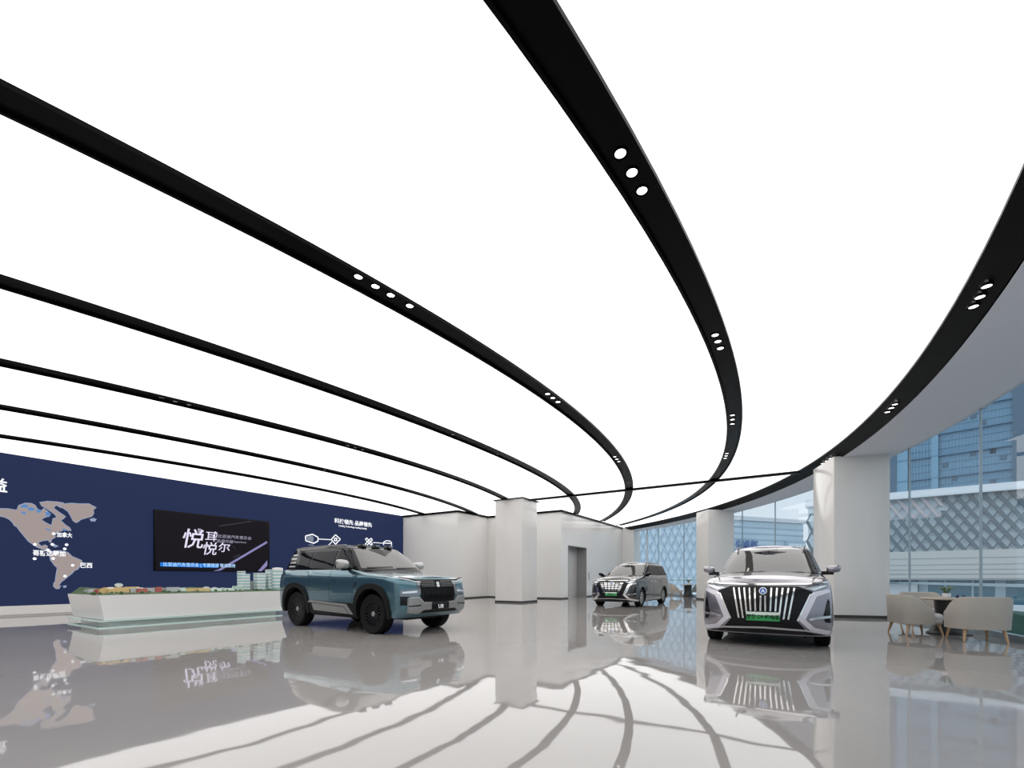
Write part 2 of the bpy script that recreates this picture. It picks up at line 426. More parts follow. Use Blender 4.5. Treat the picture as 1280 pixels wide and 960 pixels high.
for where, pl, on in lights:
    for k, (px, py) in enumerate(pl):
        z = 4.775 if on == 2 else HC+.03
        P = inv(px, py, z)
        d, q, t = min((near_path(P, pa) for pa in (paths+[off0] if on != 2 else [off0])), key=lambda r: r[0])
        v = Vector(P)-q; lat = v.dot(Vector((t.y, -t.x))); lat = max(-.06, min(.06, lat))
        P = q+Vector((t.y, -t.x))*lat
        if on == 0: lab = '%s unlit downlight of %s' % (ordn[len(pl)][k], where)
        else: lab = '%s downlight of %s' % (ordn[len(pl)][k], where)
        downlight(P.x, P.y, z-.002, lab, 'recessed downlights in the black ceiling strips', on != 0)

# ================================================================== VIDEO WALL
MW = Matrix(((0, 0, 1, 0), (1, 0, 0, 0), (0, 1, 0, 0), (0, 0, 0, 1)))     # text plane -> wall facing +X
def wm(y, z, x=-20.18): return Matrix.Translation((x, y, z)) @ MW
lw = thing('video_wall', 'long navy video wall showing a world map and headings on the side wall', 'screen', (-20.25, 5.5, .32))
bm = B(); box(bm, -20.32, -20.2, -9.2, 19.96, .32, 4.93); obj('panel', bm, M['led'], lw, world=True)
def wp(a, b, off): return Vector((-20.2+off, a, b))
def zpt(x, y): return lwall(x/5.0526, 580+y/5.0526)
NA = [(-60,275),(0,282),(50,283),(105,292),(118,262),(160,247),(200,250),(222,262),(235,285),(262,296),(275,280),(300,300),(318,318),(310,330),(285,335),(260,352),(290,372),(322,388),(330,372),(335,345),(360,338),(378,350),(392,366),(412,385),(438,402),(450,420),(430,420),(402,405),(395,420),(370,425),(345,450),(350,462),(326,475),(320,496),(312,492),(305,480),(270,484),(245,492),(243,505),(262,520),(285,512),(300,520),(296,532),(312,548),(332,552),(318,560),(300,550),(270,537),(235,525),(215,512),(198,500),(180,488),(165,470),(140,440),(120,415),(105,395),(90,388),(80,370),(60,350),(30,335),(-60,318)]
BAF = [(250,243),(300,236),(360,240),(405,247),(380,258),(350,263),(338,278),(365,300),(395,320),(414,332),(400,345),(380,355),(365,343),(345,316),(320,298),(290,278),(262,262)]
GRL = [(360,264),(400,253),(450,248),(500,252),(560,252),(608,276),(588,290),(592,310),(580,330),(550,338),(510,350),(492,365),(480,370),(462,358),(445,325),(430,300),(400,278),(375,271)]
ICE = [(568,350),(590,344),(608,350),(600,360),(575,359)]
SAM = [(315,582),(320,565),(345,553),(370,548),(405,552),(430,560),(455,585),(480,595),(515,610),(520,625),(505,645),(490,665),(470,672),(455,690),(435,705),(420,718),(405,730),(385,745),(375,760),(370,772),(385,768),(372,787),(355,787),(338,772),(340,752),(350,740),(352,715),(358,680),(362,655),(345,640),(330,620),(318,605)]
CUB = [(322,507),(345,510),(368,520),(350,524),(330,515)]
FLK = [(398,772),(420,769),(416,778),(402,779)]
ISL = [[(128,262),(160,254),(182,262),(170,276),(135,275)],[(170,280),(200,272),(222,284),(205,297),(178,292)],[(225,292),(250,286),(262,302),(240,310)],[(130,300),(165,305),(160,318),(140,315)],[(286,300),(312,306),(318,328),(292,330)],[(284,402),(318,415),(322,424),(300,418)],[(392,408),(420,416),(408,424)]]
def grow(poly, d):
    c = Vector((sum(p[0] for p in poly)/len(poly), sum(p[1] for p in poly)/len(poly)))
    P = [Vector(p) for p in poly]; out = []
    area = sum(P[i].x*P[(i+1) % len(P)].y-P[(i+1) % len(P)].x*P[i].y for i in range(len(P)))
    s = 1 if area > 0 else -1
    for i, p in enumerate(P):
        t = (P[(i+1) % len(P)]-P[i-1]).normalized(); out.append(p+s*d*Vector((t.y, -t.x)))
    return out
bm = B()
for pl in (NA, BAF, GRL, ICE, SAM, CUB, FLK): patch([zpt(*p) for p in grow(pl, 3)], wp, .004, .004, 5, bm)
obj('map_coast', bm, M['led_edge'], lw, world=True)
bm = B()
for pl in (NA, BAF, GRL, SAM): patch([zpt(*p) for p in grow(pl, -1.5)], wp, .004, .007, 5, bm)
obj('map_land', bm, M['led_land'], lw, world=True)
bm = B()
for pl in ISL: patch([zpt(*p) for p in pl], wp, .004, .010, 5, bm)
M['led_lake'] = emi('led_lake', (.10, .25, .55), 1)
obj('map_lakes', bm, M['led_lake'], lw, world=True)
bm = B()
for x, y in ((338, 440), (345, 568), (335, 597), (458, 640), (410, 708), (302, 543), (220, 508), (408, 536), (420, 510), (218, 598), (330, 508)):
    a, b = zpt(x, y); patch([(a+.045*cos(k*pi/4), b+.045*sin(k*pi/4)) for k in range(8)], wp, .004, .013, 5, bm)
obj('map_markers', bm, M['led_white'], lw, world=True)
def wtext(s, px0, py0, size, m='led_white', bold=.012, name='map_label', sx=1, par=lw, x=-20.183, shear=0, **k):
    y, z = lwall(px0, py0); return text(s, size, M[m], par, name, wm(y, z, x), bold=bold, world=True, sx=sx, shear=shear, **k)
wtext('加拿大', 70.8, 670.6, .17, sx=.72, bold=.004); wtext('哥斯达黎加', 40.6, 693.8, .19, sx=.8, bold=.004); wtext('巴西', 99.6, 709.2, .19, sx=.85, bold=.004)
wtext('绿色公益', -92, 603.5, .44, bold=.008, name='heading', sx=.86)
y, z = lwall(419.5, 655.5)
text('科技领先 品质领先', .262, M['led_white'], lw, 'heading', wm(15.1, 4.04), bold=.006, world=True, sx=1.13)
text('Leading Technology Leading Quality', .118, M['led_white'], lw, 'subheading', wm(15.36, 3.86), bold=.002, world=True, sx=1.06)
# line icons on the right of the wall
def WP(px, py): return lwall(px, py)
def icon(name, strokes, fills=(), w=.055, m='led_white'):
    bm = B()
    for s, closed in strokes:
        P = [WP(*q) for q in s]
        if closed:
            for a, b in zip(P, P[1:]+P[:1]): patch(stroke([a, b], w), wp, .004, .006, 5, bm)
        else: patch(stroke(P, w), wp, .004, .006, 5, bm)
    o = obj(name, bm, M[m], lw, world=True)
    if fills:
        bm = B()
        for f in fills: patch([WP(*q) for q in f], wp, .003, .004, 5, bm)
        obj('icon_fill', bm, M['led_grey'], o, world=True)
z6 = lambda x, y: (360+x/6.4, 540+y/6.4)
def Z6(L): return [z6(*p) for p in L]
icon('battery_icon', [(Z6([(140, 832), (195, 818), (240, 842), (240, 872), (205, 890), (142, 870)]), True)], [Z6([(150, 838), (195, 828), (205, 850), (200, 880), (152, 866)])])
icon('chip_icon', [(Z6([(380, 822), (418, 858), (380, 898), (346, 860)]), True), (Z6([(372, 850), (390, 850), (390, 870), (372, 870)]), True)])
icon('connector_line', [(Z6([(244, 856), (348, 862)]), False), (Z6([(352, 878), (315, 915)]), False)], w=.04)
icon('motor_icon', [(Z6([(618, 858), (630, 848), (676, 895), (664, 905)]), True), (Z6([(664, 850), (676, 862), (630, 908), (618, 896)]), True)])
icon('connector_line', [(Z6([(680, 884), (764, 890)]), False)], w=.04)
icon('module_icon', [(Z6([(764, 905), (766, 880), (785, 870), (812, 872), (828, 884), (828, 912)]), False), (Z6([(768, 888), (826, 892)]), False)])
wtext('动力电池', 385.5, 681.8, .07, m='led_grey', bold=.002)

# display hung in front of the video wall
ds = thing('display_screen', 'black display showing large white Chinese lettering, hung on the navy video wall', 'screen', (-20.1, 9.47, 1.43))
bm = B(); box(bm, -20.196, -20.09, 7.3, 11.64, 1.43, 3.71, .012); obj('bezel', bm, M['bezel'], ds, world=True)
bm = B(); box(bm, -20.092, -20.086, 7.36, 11.58, 1.49, 3.65); obj('screen', bm, M['scr_dark'], ds, world=True)
XS = -20.08
def sp(a, b, off): return Vector((-20.086+off, a, b))
def sq(px, py):
    dx, dy = ray(px); s = -20.085/dx; return s*dy, CAMZ+(HZ-py)/F*s
zb = lambda x, y: sq(225+x/13.474, 650+y/13.474)
def stext(s, x, y, size, m, bold, sx=1, shear=.25, name='lettering'):
    a, b = zb(x, y); return text(s, size, M[m], ds, name, wm(a, b, XS), bold=bold, world=True, sx=sx, shear=shear, depth=.002)
stext('悦', 8, 432, .80, 'scr_text', .006, 1.0, .16); stext('耳', 412, 335, .42, 'scr_text', .002, 1.12, .1); stext('悦', 362, 562, .55, 'scr_text', .004, 1.02, .16); stext('尔', 632, 520, .42, 'scr_text', .003, 1.15, .12)
stext('比亚迪汽车音乐会', 632, 292, .155, 'scr_text2', .001, 1.1, .12, 'small_lettering'); stext('品质升级', 612, 372, .15, 'scr_text2', .001, 1.1, .12, 'small_lettering'); stext('Experience', 905, 378, .10, 'scr_text2', .001, 1.15, .12, 'small_lettering')
bm = B()
for r in (60, 95, 130):
    c = (320, 240); P = [zb(c[0]-10+r*cos(t)*.75, c[1]-r*sin(t)*.68) for t in [radians(25+k*12) for k in range(7)]]
    patch(stroke(P, .022), sp, .002, .005, 5, bm)
obj('signal_mark', bm, M['scr_text'], ds, world=True); bm = B()
P = [zb(*q) for q in [(592, 195), (616, 222), (622, 262), (600, 300)]]; patch(stroke(P, .03), sp, .002, .005, 5, bm)
P = [zb(*q) for q in [(592, 195), (584, 268)]]; patch(stroke(P, .03), sp, .002, .005, 5, bm)
c = zb(574, 272); patch([(c[0]+.045*cos(k*pi/5), c[1]+.035*sin(k*pi/5)) for k in range(10)], sp, .002, .005, 5, bm)
obj('note_mark', bm, M['scr_text'], ds, world=True)
zc_ = lambda x, y: sq(190+x/12.8, 695+y/12.8)
bm = B(); patch([zc_(*q) for q in [(132, 102), (1085, 128), (1050, 190), (130, 165)]], sp, .002, .003, 5, bm); obj('blue_banner', bm, M['scr_blue'], ds, world=True)
a, b = zc_(175, 160); text('比亚迪汽车音乐会 | 专属频道 敬请期待', .165, M['scr_pale'], ds, 'banner_lettering', wm(a, b+.005, XS), bold=.002, world=True, sx=.92, depth=.002)
zg = lambda x, y: sq(180+x/7.53, 630+y/7.53)
bm = B(); patch([zg(*q) for q in [(650, 632), (700, 616), (1156, 348), (1160, 368), (722, 626)]], sp, .002, .0045, 5, bm); patch([zg(*q) for q in [(1072, 632), (1160, 530), (1160, 580), (1108, 632)]], sp, .002, .0045, 5, bm)
obj('light_beam', bm, M['scr_beam'], ds, world=True)
bm = B(); patch([zg(*q) for q in [(700, 205), (1000, 160), (1020, 166), (720, 212)]], sp, .002, .0045, 5, bm); obj('faint_beam', bm, M['scr_beam2'], ds, world=True); bm = B(); patch([zg(*q) for q in [(838, 500), (900, 470), (904, 480), (845, 508)]], sp, .002, .0045, 5, bm); obj('faint_beam', bm, M['scr_beam2'], ds, world=True); bm = B(); patch([zg(*q) for q in [(830, 390), (862, 430), (870, 440), (842, 396)]], sp, .002, .0045, 5, bm)
obj('faint_beam', bm, M['scr_beam2'], ds, world=True)

# ================================================================== MODEL PLINTH
PX0, PX1, PY0, PY1 = -15.75, -13.6, 3.9, 8.42
M['plinth'] = mat('plinth_white', (.77, .755, .74), .2, spec=.5)
M['terrain'] = mat('model_turf', (.05, .085, .035), .8, noise=(6, .5, (1, 1, 1)))
M['m_white'] = mat('model_white', (.72, .72, .70), .5)
M['m_glass'] = mat('model_window_band', (.30, .52, .54), .25)
M['m_pale'] = mat('model_pale_green', (.48, .60, .54), .5)
M['m_yel'] = mat('model_sand', (.50, .36, .15), .6)
M['m_red'] = mat('model_red', (.33, .08, .06), .6)
M['m_grey'] = mat('model_grey', (.36, .38, .38), .6)
M['m_tree'] = mat('model_tree', (.04, .09, .03), .8)
am = thing('architectural_model', 'long white display plinth with a model landscape and towers, below the black display', 'model', ((PX0+PX1)/2, (PY0+PY1)/2, 0))
def frus(bm, lo, hi, z0, z1):
    a = [bm.verts.new((x, y, z0)) for x, y in lo]; b = [bm.verts.new((x, y, z1)) for x, y in hi]
    for i in range(4): bm.faces.new((a[i], a[(i+1) % 4], b[(i+1) % 4], b[i]))
    bm.faces.new(a[::-1]); bm.faces.new(b)
def rect(x0, x1, y0, y1): return [(x0, y0), (x1, y0), (x1, y1), (x0, y1)]
bm = B(); frus(bm, rect(PX0, PX1-.03, PY0+.08, PY1-.14), rect(PX0+.02, PX1+.03, PY0-.03, PY1+.02), .185, .77)
obj('plinth', bm, M['plinth'], am, world=True)
bm = B(); box(bm, PX0+.12, PX1-.14, PY0+.2, PY1-.26, 0, .185); obj('core', bm, M['plinth'], am, world=True)
bm = B()
for a in ((PX0, PX1+.02, PY0-.02, PY0+.02, 0, .16), (PX1-.02, PX1+.02, PY0+.02, PY1-.15, 0, .16), (PX0, PX1, PY1-.17, PY1-.14, 0, .16)): box(bm, *a)
obj('glass_skirt', bm, M['clear'], am, world=True)
M['acr_edge'] = mat('acrylic_edge', (.62, .80, .76), .25)
bm = B()
for z in (0, .155): box(bm, PX0, PX1+.03, PY0-.03, PY0+.03, z, z+.022); box(bm, PX1-.03, PX1+.03, PY0+.03, PY1-.15, z, z+.022)
obj('glass_edge', bm, M['acr_edge'], am, world=True)
bm = B()
nx, ny = 18, 30; V = {}
rnd = random.Random(3)
for i in range(nx+1):
    for j in range(ny+1):
        x = PX0+.06+(PX1-PX0-.08)*i/nx; y = PY0+.01+(PY1-PY0-.04)*j/ny
        e = min(i, nx-i, j, ny-j); h = 0 if e == 0 else (.02+.03*rnd.random()+(.10+.07*sin(y*2.1))*max(0, 1-(i/nx)/.55)*(1-.8*j/ny))
        V[i, j] = bm.verts.new((x, y, .772+h))
for i in range(nx):
    for j in range(ny): bm.faces.new((V[i, j], V[i+1, j], V[i+1, j+1], V[i, j+1]))
obj('terrain', bm, M['terrain'], am, world=True, ang=60)
def tower(x, y, w, d, h, m, bands, name='model_tower', step=None):
    bm = B()
    if step:
        box(bm, x-w/2, x+w/2, y-d/2, y, .775, .775+h); box(bm, x-w/2, x+w/2, y, y+d/2, .775, .775+h*step)
    else: box(bm, x-w/2, x+w/2, y-d/2, y+d/2, .775, .775+h)
    o = obj(name, bm, M[m], am, world=True)
    if bands:
        bm = B(); n = max(2, int(h/.085))
        for k in range(n):
            z = .775+h*(k+.35)/n
            hh = h if not step else h*step
            if step and z > .775+hh-.03: box(bm, x-w/2-.006, x+w/2+.006, y-d/2-.006, y+.002, z, z+.035)
            elif z < .775+h-.02: box(bm, x-w/2-.006, x+w/2+.006, y-d/2-.006, y+d/2+.006, z, z+.035)
        obj('window_band', bm, M['m_glass'], o, world=True)
def cyl_tower(x, y, r, h):
    bm = B(); lathe(bm, [(r, .775), (r, .775+h), (r*.8, .79+h), (.001, .80+h)], 24); bmesh.ops.translate(bm, verts=bm.verts, vec=(x, y, 0))
    o = obj('model_tower', bm, M['m_white'], am, world=True); bm = B()
    for k in range(6): lathe(bm, [(r+.005, .82+h*k/6.6), (r+.005, .87+h*k/6.6)], 24)
    bmesh.ops.translate(bm, verts=bm.verts, vec=(x, y, 0)); obj('window_band', bm, M['m_glass'], o, world=True)
XT = -14.2
def tp(px, X):                         # plan position on the model at X
    dx, dy = ray(px); return X/dx*dy
tower(-14.1, tp(304.5, -14.1), .22, .26, .60, 'm_white', True, step=.86)
tower(-14.0, tp(297.5, -14.0), .22, .22, .16, 'm_pale', False, 'model_block')
tower(-14.3, tp(315.5, -14.3), .2, .2, .30, 'm_grey', False, 'model_block')
tower(-14.1, tp(324.5, -14.1), .22, .26, .55, 'm_white', True)
tower(-14.3, tp(332, -14.3), .2, .18, .42, 'm_pale', True)
tower(-14.1, tp(336.5, -14.1), .18, .15, .66, 'm_white', True)
tower(-14.3, tp(341, -14.3), .2, .16, .40, 'm_pale', False, 'model_block')
cyl_tower(-13.95, tp(347, -13.95), .155, .70)
for px, X, w, d, h, m in [(133, -14.2, .3, .3, .10, 'm_yel'), (139, -14.5, .3, .35, .13, 'm_yel'), (146, -14.1, .35, .4, .10, 'm_yel'), (155, -14.2, .3, .4, .12, 'm_yel'), (163, -14.3, .3, .3, .14, 'm_yel'),
                          (168, -14.0, .2, .2, .11, 'm_grey'), (174, -14.0, .16, .14, .12, 'm_white'), (177, -13.9, .2, .2, .10, 'm_red'), (186, -14.1, .25, .25, .11, 'm_grey'), (198, -14.0, .15, .14, .13, 'm_red'),
                          (207, -14.2, .3, .3, .10, 'm_pale'), (214, -14.0, .3, .3, .12, 'm_grey'), (223, -14.1, .3, .25, .10, 'm_pale'), (126, -14.3, .25, .2, .1, 'm_red'), (118, -14.9, .4, .3, .09, 'm_grey'), (240, -14.1, .3, .4, .08, 'm_yel'), (252, -14.0, .3, .3, .07, 'm_yel'), (268, -14.1, .3, .3, .07, 'm_pale'), (284, -14.0, .3, .25, .07, 'm_pale')]:
    y = tp(px, X); bm = B(); box(bm, X-w/2, X+w/2, y-d/2, y+d/2, .775, .78+h)
    v = bmesh.ops.translate(bm, verts=[q for q in bm.verts if q.co.z > .8 and q.co.x > X], vec=(-.04, 0, .03))
    obj('model_block', bm, M[m], am, world=True)
for k in range(46):
    px = 112+k*5.2+4*rnd.random(); X = -13.70-.9*rnd.random(); y = tp(px, X)
    if y > PY1-.1: continue
    bm = B(); bmesh.ops.create_icosphere(bm, subdivisions=1, radius=.03+.02*rnd.random()); bmesh.ops.translate(bm, verts=bm.verts, vec=(X, y, .81)); obj('model_tree', bm, M['m_tree'], am, world=True)
for px, py, X in [(148.5, 731.5, -15.6), (138.5, 736.5, -14.3), (258, 735.5, -14.6), (268.5, 736.3, -14.5), (278.5, 736.8, -14.4)]:
    dx, dy = ray(px); s = X/dx; y = s*dy; z = CAMZ+(HZ-py)/F*s
    bm = B(); lathe(bm, [(.001, -.012), (.09, -.012), (.09, .012), (.001, .012)], 20, 'Y'); bmesh.ops.rotate(bm, verts=bm.verts, cent=(0, 0, 0), matrix=Matrix.Rotation(-pi/2, 3, 'Z')); bmesh.ops.scale(bm, verts=bm.verts, vec=(1, 1, .6))
    bmesh.ops.translate(bm, verts=bm.verts, vec=(X, y, z)); tube(bm, [(X, y, .79), (X, y, z-.02)], .006, 6)
    obj('name_tag', bm, M['m_white'], am, world=True)

# ================================================================== CARS
M['tyre'] = mat('tyre_rubber', (.006, .006, .0065), .6, spec=.15)
M['rim_blk'] = mat('black_alloy', (.010, .010, .011), .3, metal=.3, spec=.3)
M['rim_slv'] = mat('silver_alloy', (.34, .33, .34), .3, metal=.8)
M['bump_s'] = mat('bumper_silver', (.30, .30, .295), .36, metal=.5)
M['chrome'] = mat('chrome', (.80, .79, .78), .12, metal=1)
M['satin'] = mat('satin_silver', (.50, .50, .51), .3, metal=.6)
M['carblack'] = mat('car_gloss_black', (.006, .006, .007), .1, spec=.28)
M['cladding'] = mat('black_cladding', (.007, .007, .0075), .5, spec=.18)
M['seam'] = mat('panel_gap', (.01, .01, .012), .6)
M['cglass'] = mat('windscreen_glass', (.055, .052, .048), .03, spec=.55, ior=1.8)
M['cglass_d'] = mat('tinted_side_glass', (.006, .007, .010), .03, spec=.12, ior=1.45)
M['grille_blk'] = mat('grille_black', (.006, .006, .008), .25, spec=.2)
M['lampglass'] = mat('headlamp_glass', (.10, .11, .13), .05, spec=.7, ior=1.8)
M['lampcore'] = mat('headlamp_reflector', (.75, .78, .82), .15, metal=.6)
M['red'] = mat('tail_lamp_red', (.30, .01, .012), .1)
M['p_lav_hi'] = mat('bright_lilac_trim', (.64, .61, .67), .25, metal=.35, coat=1)
M['p_teal'] = mat('teal_paint', (.075, .165, .205), .24, metal=.75, spec=.5, coat=1)
M['p_lav'] = mat('pale_lilac_paint', (.27, .255, .285), .24, metal=.85, spec=.5, coat=1)
M['p_dark'] = mat('dark_taupe_paint', (.048, .044, .043), .25, metal=.6, spec=.5, coat=1)
M['p_silv'] = mat('silver_roof_paint', (.42, .42, .41), .3, metal=.5, coat=.6)
M['pl_green'] = mat('plate_green', (.03, .30, .085), .4)
M['pl_white'] = mat('plate_pale', (.66, .74, .68), .4)
M['logo_blue'] = mat('emblem_blue', (.02, .10, .42), .3)
M['logo_wht'] = mat('emblem_white', (.75, .77, .80), .3)

class Shell:
    """stack of plan outlines: nose profile xf(z), tail xr(z), half width w(z), squareness n"""
    def __init__(s, xf, xr, w, Lf, Lr, nf, nr, rake=False):
        s.xf, s.xr, s.w = smooth_tab(xf), smooth_tab(xr), smooth_tab(w); s.rake = rake
        s.Lf, s.Lr, s.nf, s.nr = Lf, Lr, nf, nr
        s.cf = max(v for _, v in xf)-Lf; s.cr = min(v for _, v in xr)+Lr
    def xcf(s, z): return lerp(s.xf, z)-s.Lf if s.rake else s.cf
    def xcr(s, z): return lerp(s.xr, z)+s.Lr if s.rake else s.cr
    def outline(s, k, z, ins=0):       # k = ('f', theta) | ('s', x) | ('r', theta)
        w = lerp(s.w, z)-ins
        if k[0] == 's':
            if s.rake: a, b = s.xcf(z)-ins*.5, s.xcr(z)+ins*.5; return a+(b-a)*k[1], w
            return k[1], w
        c, d = max(0, cos(k[1])), max(0, sin(k[1]))
        if k[0] == 'f': x = lerp(s.xf, z)-ins; n = s.nf; xc = s.xcf(z)-(ins*.5 if s.rake else 0)
        else: x = lerp(s.xr, z)+ins; n = s.nr; xc = s.xcr(z)+(ins*.5 if s.rake else 0)
        return xc+(x-xc)*c**(2/n), w*d**(2/n)
    def front(s, y, z, off=0):
        w = lerp(s.w, z); x = lerp(s.xf, z); q = max(0, 1-min(1, abs(y)/w)**s.nf)
        c = s.xcf(z); return Vector((c+(x-c)*q**(1/s.nf)+off, y, z))
    def rear(s, y, z, off=0):
        w = lerp(s.w, z); x = lerp(s.xr, z); q = max(0, 1-min(1, abs(y)/w)**s.nr)
        c = s.xcr(z); return Vector((c+(x-c)*q**(1/s.nr)-off, y, z))
    def side(s, sg):
        def f(x, z, off=0):
            w = lerp(s.w, z)
            cf, cr = s.xcf(z), s.xcr(z)
            if x > cf:
                q = max(0, 1-min(1, (x-cf)/max(.01, lerp(s.xf, z)-cf))**s.nf); w *= q**(1/s.nf)
            elif x < cr:
                q = max(0, 1-min(1, (cr-x)/max(.01, cr-lerp(s.xr, z)))**s.nr); w *= q**(1/s.nr)
            return Vector((x, sg*(w+off), z))
        return f
    def cols(s, xs, nf=12, nr=9):
        L = [('f', radians(90)*i/nf) for i in range(nf)]
        L += [('s', x) for x in xs] + [('r', radians(90)*i/nr) for i in range(nr-1, -1, -1)]
        return L
    def mesh(s, cols, zlow, ztop, rows, r=.05, crown=.04, capn=7, closed_top=True, bottom=False):
        bm = B(); half = {}
        for sg in (1, -1):
            G = []
            for k in cols:
                x0, _ = s.outline(k, .7)
                if s.rake: x0 = s.outline(k, 1.8)[0]
                zt = ztop(x0); zl = zlow(x0)
                col = []
                for j in range(rows+1):
                    z = zl+(zt-r-zl)*j/rows; x, y = s.outline(k, z); col.append((x, y, z))
                for t in (.33, .66, 1):
                    a = t*pi/2; z = zt-r+r*sin(a); x, y = s.outline(k, z, r*(1-cos(a))); col.append((x, y, z))
                G.append([bm.verts.new((x, sg*y, z)) for x, y, z in col])
            for a, b in zip(G, G[1:]):
                for j in range(len(a)-1):
                    bm.faces.new((a[j], b[j], b[j+1], a[j+1]))
            half[sg] = G
        if closed_top:
            R = []
            for a, b in zip(half[1], half[-1]):
                p, q = a[-1], b[-1]; row = [p]
                for i in range(1, capn):
                    t = i/capn; v = p.co.lerp(q.co, t); h = 1-(2*t-1)**2
                    wdt = min(1, abs(p.co.y)/.5)
                    row.append(bm.verts.new((v.x, v.y, v.z+crown*h*wdt)))
                row.append(q); R.append(row)
            for a, b in zip(R, R[1:]):
                for i in range(capn): bm.faces.new((a[i], a[i+1], b[i+1], b[i]))
        bmesh.ops.remove_doubles(bm, verts=bm.verts, dist=.0004)
        bmesh.ops.dissolve_degenerate(bm, edges=bm.edges, dist=.0002)
        return bm
def arch_cols(xc, wheels, Ra, xcf, xcr):
    xs = []
    for xw in wheels:
        xs += [xw+Ra*1.0005]+[xw+Ra*cos(pi*i/16)*.9995 for i in range(17)]+[xw-Ra*1.0005]
    xs += [wheels[0]-Ra-(wheels[0]-wheels[1]-2*Ra)*k/8 for k in range(1, 8)]
    xs += [wheels[1]-Ra-.1*k for k in range(1, 9)]
    return sorted([x for x in xs if xcr+.01 < x < xcf-.01], reverse=True)
def zlow_fn(wheels, Ra, zc, sill):
    def f(x):
        for xw in wheels:
            d = abs(x-xw)
            if d < Ra: return max(sill, zc+sqrt(Ra*Ra-d*d))
        return sill
    return f
def wheel(car, x, y, R, wd, rimR, style, steer=0, rim_m='rim_blk'):
    sg = 1 if y > 0 else -1
    bm = B(); h = wd/2
    lathe(bm, [(rimR, -h*.82), (R*.93, -h), (R*.985, -h*.82), (R, -h*.5), (R, h*.5), (R*.985, h*.82), (R*.93, h), (rimR, h*.82)], 40, 'Y', cap=False)
    for k in range(40):                    # tread grooves read as small shoulder blocks
        a = 2*pi*k/40
        for s in (-1, 1):
            c = Vector((R*.985*cos(a), s*h*.62, R*.985*sin(a)))
            v = box(bm, -.012, .012, -h*.16, h*.16, -.012, .016)
            mt = Matrix.Translation(c) @ Matrix.Rotation(-a+pi/2, 4, 'Y')
            for q in v: q.co = mt @ q.co
    rot = Matrix.Rotation(steer, 4, 'Z')
    w = obj('wheel', bm, M['tyre'], car); w.location = (x, y, R); w.rotation_euler = (0, 0, steer)
    bm = B()
    lathe(bm, [(rimR*1.02, sg*h*.86), (rimR*.95, sg*h*.84), (rimR*.92, sg*h*.3), (rimR*.9, -sg*h*.5), (.002, -sg*h*.5)], 36, 'Y', cap=False)
    n = {'multi': 10, 'ten': 10, 'five': 5}[style]
    for k in range(n):
        for da in ((-.11, .11) if style != 'ten' else (-.06, .1)):
            a0 = 2*pi*k/n; a1 = a0+da*1.6
            P0 = Vector((rimR*.16*cos(a0), sg*h*.62, rimR*.16*sin(a0))); P1 = Vector((rimR*.97*cos(a1), sg*h*.78, rimR*.97*sin(a1)))
            d = (P1-P0).normalized(); u = Vector((0, sg, 0)); s = d.cross(u).normalized()
            wd0, wd1 = .020, .028
            vs = []
            for P, q in ((P0, wd0), (P1, wd1)):
                for a, b in ((-1, -1), (1, -1), (.7, .5), (-.7, .5)): vs.append(bm.verts.new(P+s*a*q+u*b*.02))
            for f in ((0, 1, 2, 3), (7, 6, 5, 4), (0, 4, 5, 1), (1, 5, 6, 2), (2, 6, 7, 3), (3, 7, 4, 0)): bm.faces.new([vs[i] for i in f])
    obj('rim', bm, M[rim_m], w)
    bm = B(); lathe(bm, [(rimR*.2, sg*h*.5), (rimR*.2, sg*h*.72), (rimR*.15, sg*h*.8), (.001, sg*h*.82)], 20, 'Y'); obj('hub_cap', bm, M['steel_d'] if style == 'multi' else M['chrome'], w)
    return w
def mirror_unit(car, x, y, z, m, sz=(.13, .24, .17), arm=.12):
    sg = 1 if y > 0 else -1
    bm = B(); bmesh.ops.create_uvsphere(bm, u_segments=18, v_segments=12, radius=1)
    for v in bm.verts:
        c = v.co; c.x = max(c.x, -.35) if True else c.x
        f = lambda t: math.copysign(abs(t)**.6, t)
        v.co = Vector((c.x*sz[0], f(c.y)*sz[1]/2*(1-.12*max(0, c.x)), f(c.z)*sz[2]/2+sg*c.y*0+.02*sg*c.y))
    bmesh.ops.translate(bm, verts=bm.verts, vec=(x, y, z))
    o = obj('mirror', bm, m, car)
    bm = B(); prism(bm, [(x-.05, y-sg*(sz[1]/2+arm)), (x+.03, y-sg*(sz[1]/2+arm)), (x+.05, y), (x-.05, y)], z-sz[2]/2-.035, z-sz[2]/2+.03); obj('mirror_arm', bm, M['carblack'], o)
    bm = B(); box(bm, x-.35*sz[0]-.008, x-.35*sz[0]-.001, y-sz[1]*.44, y+sz[1]*.44, z-sz[2]*.40, z+sz[2]*.40, .003); obj('mirror_glass', bm, M['lampcore'], o)
    return o
def bars_on(fn, segs, w, th=.02, off=.012):
    return [patch(stroke(s, w), fn, th, off) for s in segs]
def sym(poly): return [(-a, b) for a, b in poly]

